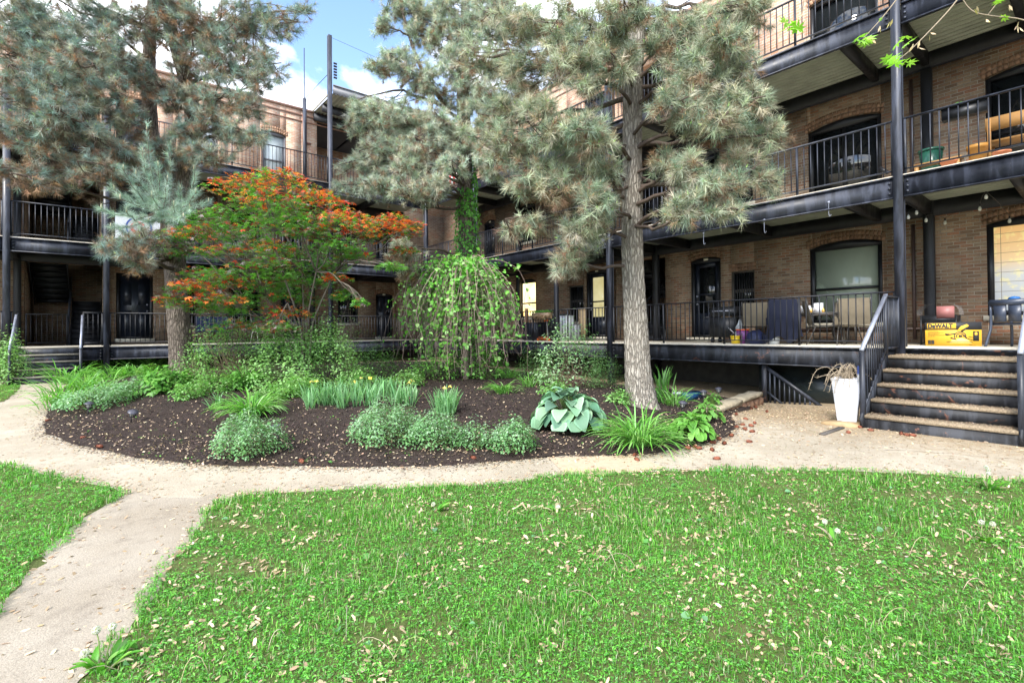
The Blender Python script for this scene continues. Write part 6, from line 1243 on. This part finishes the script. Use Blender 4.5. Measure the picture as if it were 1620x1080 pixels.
# hooks and bulbs
hp = [(1209, 350, .02), (1311, 322, .02), (1113, 370, .02)]
for i, (x, y, xx) in enumerate(hp):
    p = at(x, y, 'x', -.035); mb = MB(); mb.tube(spline([p + [0, 0, .03], p, p - [0, 0, .22], p + [0, -.02, -.27], p + [0, -.045, -.235]], 14), .006, 5); mb.box(p + [-.01, -.02, 0], p + [.012, .02, .05])
    tag(mb.obj('hanging_hook', M_['alum']), ['middle steel S-hook under the second floor beam', 'steel S-hook under the second floor beam above the big window', 'steel S-hook under the second floor beam nearest the right pine trunk'][i], 'hook')
bl = [(1437, 343, .5), (1450, 336, .7), (1465, 348, 1.3), (1550, 330, 1.4), (1560, 311, .6), (1495, 352, 1.9), (1597, 349, 2.2)]
BG = P_('frosted bulb', (.5, .5, .44), .2)
lb = ['on the string right behind the tall post', 'just right of the tall post, hung from the deck', 'above the inner wall post', 'hanging in the middle of the right bay', 'largest one, hung near the front beam', 'small dark one close to the brick, right of the wall post', 'above the window with the square-patterned shade']
pts = []
for i, (x, y, xx) in enumerate(bl):
    p = at(x, y, 'x', xx); p[2] = min(p[2], F - .3); t = thing('string_bulb', 'frosted string light bulb ' + lb[i], 'light bulb', p, group='string light bulbs under the right second floor'); mb = MB(); mb.lathe([(.001, -.05), (.022, -.04), (.03, -.01), (.02, .025), (.014, .035)], p, 12); mb.obj('glass', BG, t, smooth=True); mb = MB(); mb.tube([p + [0, 0, .03], p + [0, 0, .09]], .014, 8); mb.obj('socket', FRB, t); pts.append(p + [0, 0, .09])
mb = MB(); pts = sorted(pts, key=lambda q: q[1])
for a, b_ in zip(pts, pts[1:]): m_ = (a + b_) / 2; m_[2] += .04; mb.tube(spline([a, m_, b_], 8), .004, 4)
tag(mb.obj('light_cord', FRB), 'thin black cord carrying the string light bulbs under the deck', 'cord')
# ------------------------------------------------------------------ garden things
def path_light():
    t = thing('path_light', 'x', 'garden light', (0, 0, 0)); mb = MB(); mb.tube([(0, 0, -.05), (0, 0, .14)], .009, 8); mb.obj('stake', FRB, t, local=True)
    mb = MB(); mb.lathe([(.001, .24), (.02, .245), (.075, .215), (.082, .205), (.082, .20), (.05, .20), (.001, .20)], (0, 0, 0), 8); mb.obj('cap', P_('dull black cap', (.05, .05, .065), .35), t, local=True)
    mb = MB(); mb.lathe([(.001, .125), (.034, .125), (.048, .20), (.001, .20)], (0, 0, 0), 12); mb.obj('lens', P_('frosted lens', (.30, .30, .26), .3), t, local=True)
    mb = MB(); mb.lathe([(.001, .12), (.042, .12), (.042, .135), (.001, .135)], (0, 0, 0), 12)
    for k in range(8): a = k * math.pi / 4; mb.bar((.041 * math.cos(a), .041 * math.sin(a), .12), (.055 * math.cos(a), .055 * math.sin(a), .20), .006)
    mb.obj('cage', FRB, t, local=True); return t
pl = path_light(); L8 = [(139, 656, 'upright solar path light among the pale catmint at the left tip of the bed', (.05, .1, 0)), (207, 668, 'solar path light leaning over in the bare mulch, left front of the bed', (.35, -.3, 1)), (442, 697, 'tilted solar path light right of the left catmint mound', (-.12, .22, 2)), (944, 672, 'solar path light tucked under the right side of the blue hosta', (.05, .1, 0)), (1113, 640, 'grey solar path light behind the green hostas', (0, .05, 0)), (1137, 634, 'silver-topped solar path light standing by the stone edging', (0, 0, 0)), (1079, 655, 'dark path light cap half sunk in the green hosta leaves', (.1, 0, 0))]
for i, (x, y, lab, r) in enumerate(L8):
    p = bedpt(x, y); o = pl if i == 0 else dup(pl); o.location = tuple(p + [0, 0, (.06 if i in (4, 5) else 0)]); o.rotation_euler = r; o['label'] = lab; o['group'] = 'solar path lights in the bed'
# stone edging
a = np.array([-2.78, -15.80]); b_ = np.array([-.45, -15.62]); t = thing('stone_edging', 'low edging of rough red-brown stone blocks with long cap slabs', 'edging', (*a, -1.3)); d_ = b_ - a; d_ /= np.linalg.norm(d_); nn_ = np.array([-d_[1], d_[0]])
ST = simple('rough sandstone', (.30, .17, .10), .95, 0, .45, 7, .8); ST2 = simple('weathered cap stone', (.33, .28, .19), .95, 0, .35, 9, .8)
def rock(p, q, w, h, z, mat, nm, tilt=0):
    m_ = (np.array(p) + q) / 2; L = np.linalg.norm(np.array(q) - p); mb = MB(); bx = np.array([(i, j, k) for i in np.linspace(-.5, .5, 5) for j in (-.5, 0, .5) for k in (0, .5, 1)]); V = bx * [L, w, h] + rng.normal(0, .009, bx.shape); V[:, :2] *= (1 - .05 * (np.abs(bx[:, 2:] - .5) > .4)); W3 = np.zeros_like(V)
    W3[:, 0] = m_[0] + V[:, 0] * d_[0] + V[:, 1] * nn_[0]; W3[:, 1] = m_[1] + V[:, 0] * d_[1] + V[:, 1] * nn_[1]; W3[:, 2] = z + V[:, 2] + tilt * V[:, 0]
    I = lambda i, j, k: i * 9 + j * 3 + k; F_ = []
    for i in range(4):
        for j in range(2): F_ += [(I(i,j,2), I(i+1,j,2), I(i+1,j+1,2), I(i,j+1,2)), (I(i,j,0), I(i,j+1,0), I(i+1,j+1,0), I(i+1,j,0))]
        for k in range(2): F_ += [(I(i,0,k), I(i+1,0,k), I(i+1,0,k+1), I(i,0,k+1)), (I(i,2,k), I(i,2,k+1), I(i+1,2,k+1), I(i+1,2,k))]
    for j in range(2):
        for k in range(2): F_ += [(I(0,j,k), I(0,j,k+1), I(0,j+1,k+1), I(0,j+1,k)), (I(4,j,k), I(4,j+1,k), I(4,j+1,k+1), I(4,j,k+1))]
    mb.add(W3, F_); return mb.obj(nm, mat, t)
L_ = 2.33; s = 0
for wdt in (.5, .42, .5, .36, .28, .24): rock(a + d_ * s, a + d_ * (s + wdt - .02), .22, .17 + .01 * rng.normal(), -1.36 + .02 * s, ST, 'stone_block'); s += wdt
rock(a - d_ * .05, a + d_ * 1.05, .30, .085, -1.175, ST2, 'cap_slab', .03); rock(a + d_ * 1.02, a + d_ * 2.15, .30, .085, -1.125, ST2, 'cap_slab', .045)
# white planter with dead plant
c = gnd(1341, 669); c[2] += .05; t = thing('planter', 'tall tapered white woven planter holding a dried-up plant', 'planter', c); mb = MB(); k_ = 10
for i in range(k_):
    z0, z1 = .70 * i / k_, .70 * (i + 1) / k_; w0, w1 = .135 + .07 * i / k_, .135 + .07 * (i + 1) / k_
    for wv in (0,):
        V = [(sx * w0, sy * w0, z0) for sx, sy in ((-1,-1),(1,-1),(1,1),(-1,1))] + [(sx * w1, sy * w1, z1) for sx, sy in ((-1,-1),(1,-1),(1,1),(-1,1))]; mb.add(np.array(V) @ np.array([[math.cos(.2), math.sin(.2), 0], [-math.sin(.2), math.cos(.2), 0], [0, 0, 1]]) + c, [(0,1,5,4),(1,2,6,5),(2,3,7,6),(3,0,4,7)])
m_, nt_, bb_, _ = nodes('white woven plastic'); co_ = objco(nt_, (38, 38, 50)); sp_ = N(nt_, 'ShaderNodeTexChecker', i_Scale=1.0); nt_.links.new(co_, sp_.inputs[0]); bb_.inputs['Base Color'].default_value = (.64, .66, .70, 1); bb_.inputs['Roughness'].default_value = .5; bump(nt_, bb_, sp_.outputs['Fac'], .5, .004); mb.obj('pot', m_, t)
mb = MB(); rim = c + [0, 0, .70]; ca, sa = math.cos(.2), math.sin(.2); V = [(sx * w, sy * w, z) for w, z in ((.215, 0), (.215, .02), (.185, .02), (.185, -.04), (0.0, -.04)) for sx, sy in ((-1,-1),(1,-1),(1,1),(-1,1))]; mb.add(np.array(V) @ np.array([[ca, sa, 0], [-sa, ca, 0], [0, 0, 1]]) + rim, [(4*l + i, 4*l + (i+1) % 4, 4*l + 4 + (i+1) % 4, 4*l + 4 + i) for l in range(4) for i in range(4)]); mb.obj('rim', m_, t)
mb = MB(); dc = pick([(.42, .34, .25)], 1)[0]
for k in range(34):
    az = rng.uniform(0, 6.28); o_ = np.array([math.cos(az), math.sin(az), 0]) + (np.array([-.4, .5, 0]) if k % 3 else 0); L = rng.uniform(.1, .34); hh = rng.uniform(.04, .26); base = rim + [rng.normal(0, .06), rng.normal(0, .06), 0]; cv = spline([base, base + o_ * L * .3 + [0, 0, hh], base + o_ * L * .75 + [0, 0, hh * .7], base + o_ * L + [0, 0, hh * .5 - rng.uniform(0, .3)]], 9); mb.tube(cv, .0045, 4, c=dc * rng.uniform(.7, 1.3))
    for i in range(2, 9):
        for q in range(2): mb.tube([cv[i], cv[i] + rdir(1)[0] * .045], [.003, .001], 3, c=dc * rng.uniform(.8, 1.4))
mb.obj('dead_plant', M_['dry'], t)
c2 = gnd(1336, 671); mb = MB(); mb.box(c2 + [-.28, -.25, -.02], c2 + [.24, .26, .045]); tag(mb.obj('wooden_board', P_('tan plank', (.36, .25, .13), .8, var=.3)), 'tan wooden board lying under the white planter', 'board')
c3 = gnd(1316, 682); mb = MB(); mb.bar(gnd(1300, 688) + [0, 0, .01], gnd(1332, 677) + [0, 0, .01], .08, .02); tag(mb.obj('metal_strip', P_('dark strip', (.08, .07, .06), .7)), 'dark flat strip lying on the path left of the white planter', 'strip')
p = at(1362, 590, 'y', -18.0); t = thing('plastic_bag', 'blue and white printed bag stuffed behind the newel post above the planter', 'bag', p); mb = MB(); nu, nv = 9, 7; U, V_ = np.meshgrid(np.linspace(-1, 1, nu), np.linspace(0, 1, nv)); G_i = np.arange(nv - 1)[:, None] * nu + np.arange(nu - 1)
for sgn in (-1, 1): mb.add(np.stack([p[0] + U * .17, p[1] + .0 + sgn * .05 * (1 - U ** 2) * np.sin(V_ * 3.1), p[2] - .12 + V_ * .24 + .01 * np.sin(U * 6)], -1).reshape(-1, 3), np.stack([G_i, G_i + 1, G_i + nu + 1, G_i + nu], -1).reshape(-1, 4), c=np.where((V_ > .45)[..., None], [.05, .09, .30], [.75, .77, .8]).reshape(-1, 3))
mb.obj('sack', M_['gloss'], t, smooth=True)
c = bedpt(1072, 632); pot('small grey pot between the big trunk and the green hostas', 'pot', c, .09, .15, (.35, .38, .42)); 
c = bedpt(1095, 630); mb = MB(); mb.box(c + [-.3, -.12, .0], c + [.25, .12, .14], (.015, .06, .14)); mb.box(c + [-.28, -.1, .141], c + [.23, .1, .15], (.01, .03, .06)); tag(mb.obj('tray', M_['gloss']), 'low dark blue tray behind the green hostas near the wall', 'tray')
# pine cones
cv_ = MB()
for k in range(9):
    zz = k / 8; r = .022 * math.sin(math.pi * min(zz * .85 + .12, 1)) ** .7
    for q in range(7): a = q * .898 + k * .45; cv_.add(np.array([(0, -.007, 0), (0, .007, 0), (.012, 0, .007)]) @ np.array([[math.cos(a), math.sin(a), 0], [-math.sin(a), math.cos(a), 0], [0, 0, 1]]) + [r * .75 * math.cos(a), r * .75 * math.sin(a), zz * .075], T=[(0, 1, 2), (1, 0, 2)])
cv_.lathe([(.001, 0), (.014, .008), (.021, .03), (.016, .06), (.001, .078)], (0, 0, 0), 9)
cn = cv_.obj('pine_cone', simple('russet cone', (.26, .085, .045), .8, 0, .4, 60), None, local=True)
CN = [(1188,647),(1198,646),(1164,656),(1176,663),(1149,667),(1194,671),(1179,673),(1184,674),(1168,677),(1176,679),(1186,684),(1181,700),(1141,697),(1133,702),(1148,702),(1093,711),(1102,709),(1111,711),(1147,660),(1350,673),(1357,676),(1372,681),(1427,689),(1439,690),(1450,691),(1344,686),(1003,722),(1005,727),(71,667),(127,694),(163,708),(1140,727),(753,727),(480,733),(1213,652),(1160,690),(1125,712)]
for i, (x, y) in enumerate(CN):
    o = cn if i == 0 else dup(cn); p = gnd(x, y); 
    if BEDQ(p): p = bedpt(x, y)
    o.location = tuple(p + [0, 0, .02]); o.rotation_euler = (R(90) + rng.normal(0, .15), 0, rng.uniform(0, 6.28)); o.scale = (1.15,) * 3
    lab = 'russet pine cone lying by the foot of the right steps' if 1340 < x < 1460 else 'russet pine cone on the gritty path right of the bed' if x >= 1093 else 'russet pine cone at the front edge of the bed' if x > 400 else 'russet pine cone at the left edge of the bed'
    tag(o, lab, 'pine cone', 'pine cones by the right steps' if 1340 < x < 1460 else 'pine cones on the gritty path' if x >= 1093 else 'pine cones at the front edge of the bed' if x > 400 else 'pine cones at the left edge of the bed')
# the wooden post seen over the twigs at the far deck
c = on(831, 1.2); mb = MB(); mb.bar(c, c + [0, -.1, 1.25], .09); tag(mb.obj('wooden_post', P_('brown post', (.20, .11, .06), .7)), 'leaning brown wooden post in front of the warm lit window', 'post')
# ------------------------------------------------------------------ camera, sky, light
cam = bpy.data.cameras.new('camera'); co = bpy.data.objects.new('camera', cam); COL.objects.link(co); SC.camera = co
cam.sensor_width = 36; cam.lens = 36 * FPX / 1620; cam.clip_end = 3000; cam.clip_start = .05
cam.shift_x = 0; cam.shift_y = SHIFT / 1620
mw = Matrix(((M[0][0], M[2][0], -M[1][0], CAM[0]), (M[0][1], M[2][1], -M[1][1], CAM[1]), (M[0][2], M[2][2], -M[1][2], CAM[2]), (0, 0, 0, 1)))
co.matrix_world = mw
w = bpy.data.worlds.new('World'); SC.world = w; w.use_nodes = True; nt = w.node_tree; nt.nodes.clear()
SUN_EL, SUN_AZ = R(40), None
sdir = np.array([-.86, -.30, 0]); sdir /= np.linalg.norm(sdir); sdir = np.array([sdir[0] * math.cos(SUN_EL), sdir[1] * math.cos(SUN_EL), math.sin(SUN_EL)])
sky = N(nt, 'ShaderNodeTexSky', sky_type='NISHITA', sun_disc=False); sky.sun_elevation = SUN_EL; sky.sun_rotation = math.atan2(sdir[0], sdir[1])
sky.air_density = .8; sky.dust_density = .15; sky.ozone_density = 1.6
tc = N(nt, 'ShaderNodeTexCoord'); mp = N(nt, 'ShaderNodeMapping'); mp.inputs['Scale'].default_value = (1, 1, 1.6); nt.links.new(tc.outputs['Generated'], mp.inputs[0])
nz = N(nt, 'ShaderNodeTexNoise', i_Scale=2.6, i_Detail=9.0, i_Roughness=.58, i_Distortion=.3); mp.inputs['Location'].default_value = (2.35, .9, .35); nt.links.new(mp.outputs[0], nz.inputs['Vector'])
cl = ramp(nt, nz.outputs['Fac'], [(.42, 0), (.55, .9), (1, 1)])
sh_ = noise(nt, 7, 6, mp.outputs[0]); cc = ramp(nt, sh_, [(.3, (4.6, 4.9, 5.6)), (.65, (7.5, 7.6, 7.8))])
bg = N(nt, 'ShaderNodeBackground', i_Strength=.15); nt.links.new(mix(nt, cl, sky.outputs[0], cc), bg.inputs[0])
wo = N(nt, 'ShaderNodeOutputWorld'); nt.links.new(bg.outputs[0], wo.inputs[0])
sl = bpy.data.lights.new('sun', 'SUN'); sl.energy = 1.9; sl.angle = R(16); sl.color = (1, .95, .88)
so = bpy.data.objects.new('sun', sl); COL.objects.link(so); so.rotation_euler = Vector(sdir).to_track_quat('Z', 'Y').to_euler()
SC.view_settings.view_transform = 'Standard'; SC.view_settings.look = 'None'; SC.view_settings.exposure = 1.87; SC.view_settings.gamma = 1; SC.view_settings.use_curve_mapping = False
SC.cycles.max_bounces = 8; SC.cycles.diffuse_bounces = 4; SC.cycles.transparent_max_bounces = 8; SC.cycles.use_denoising = True
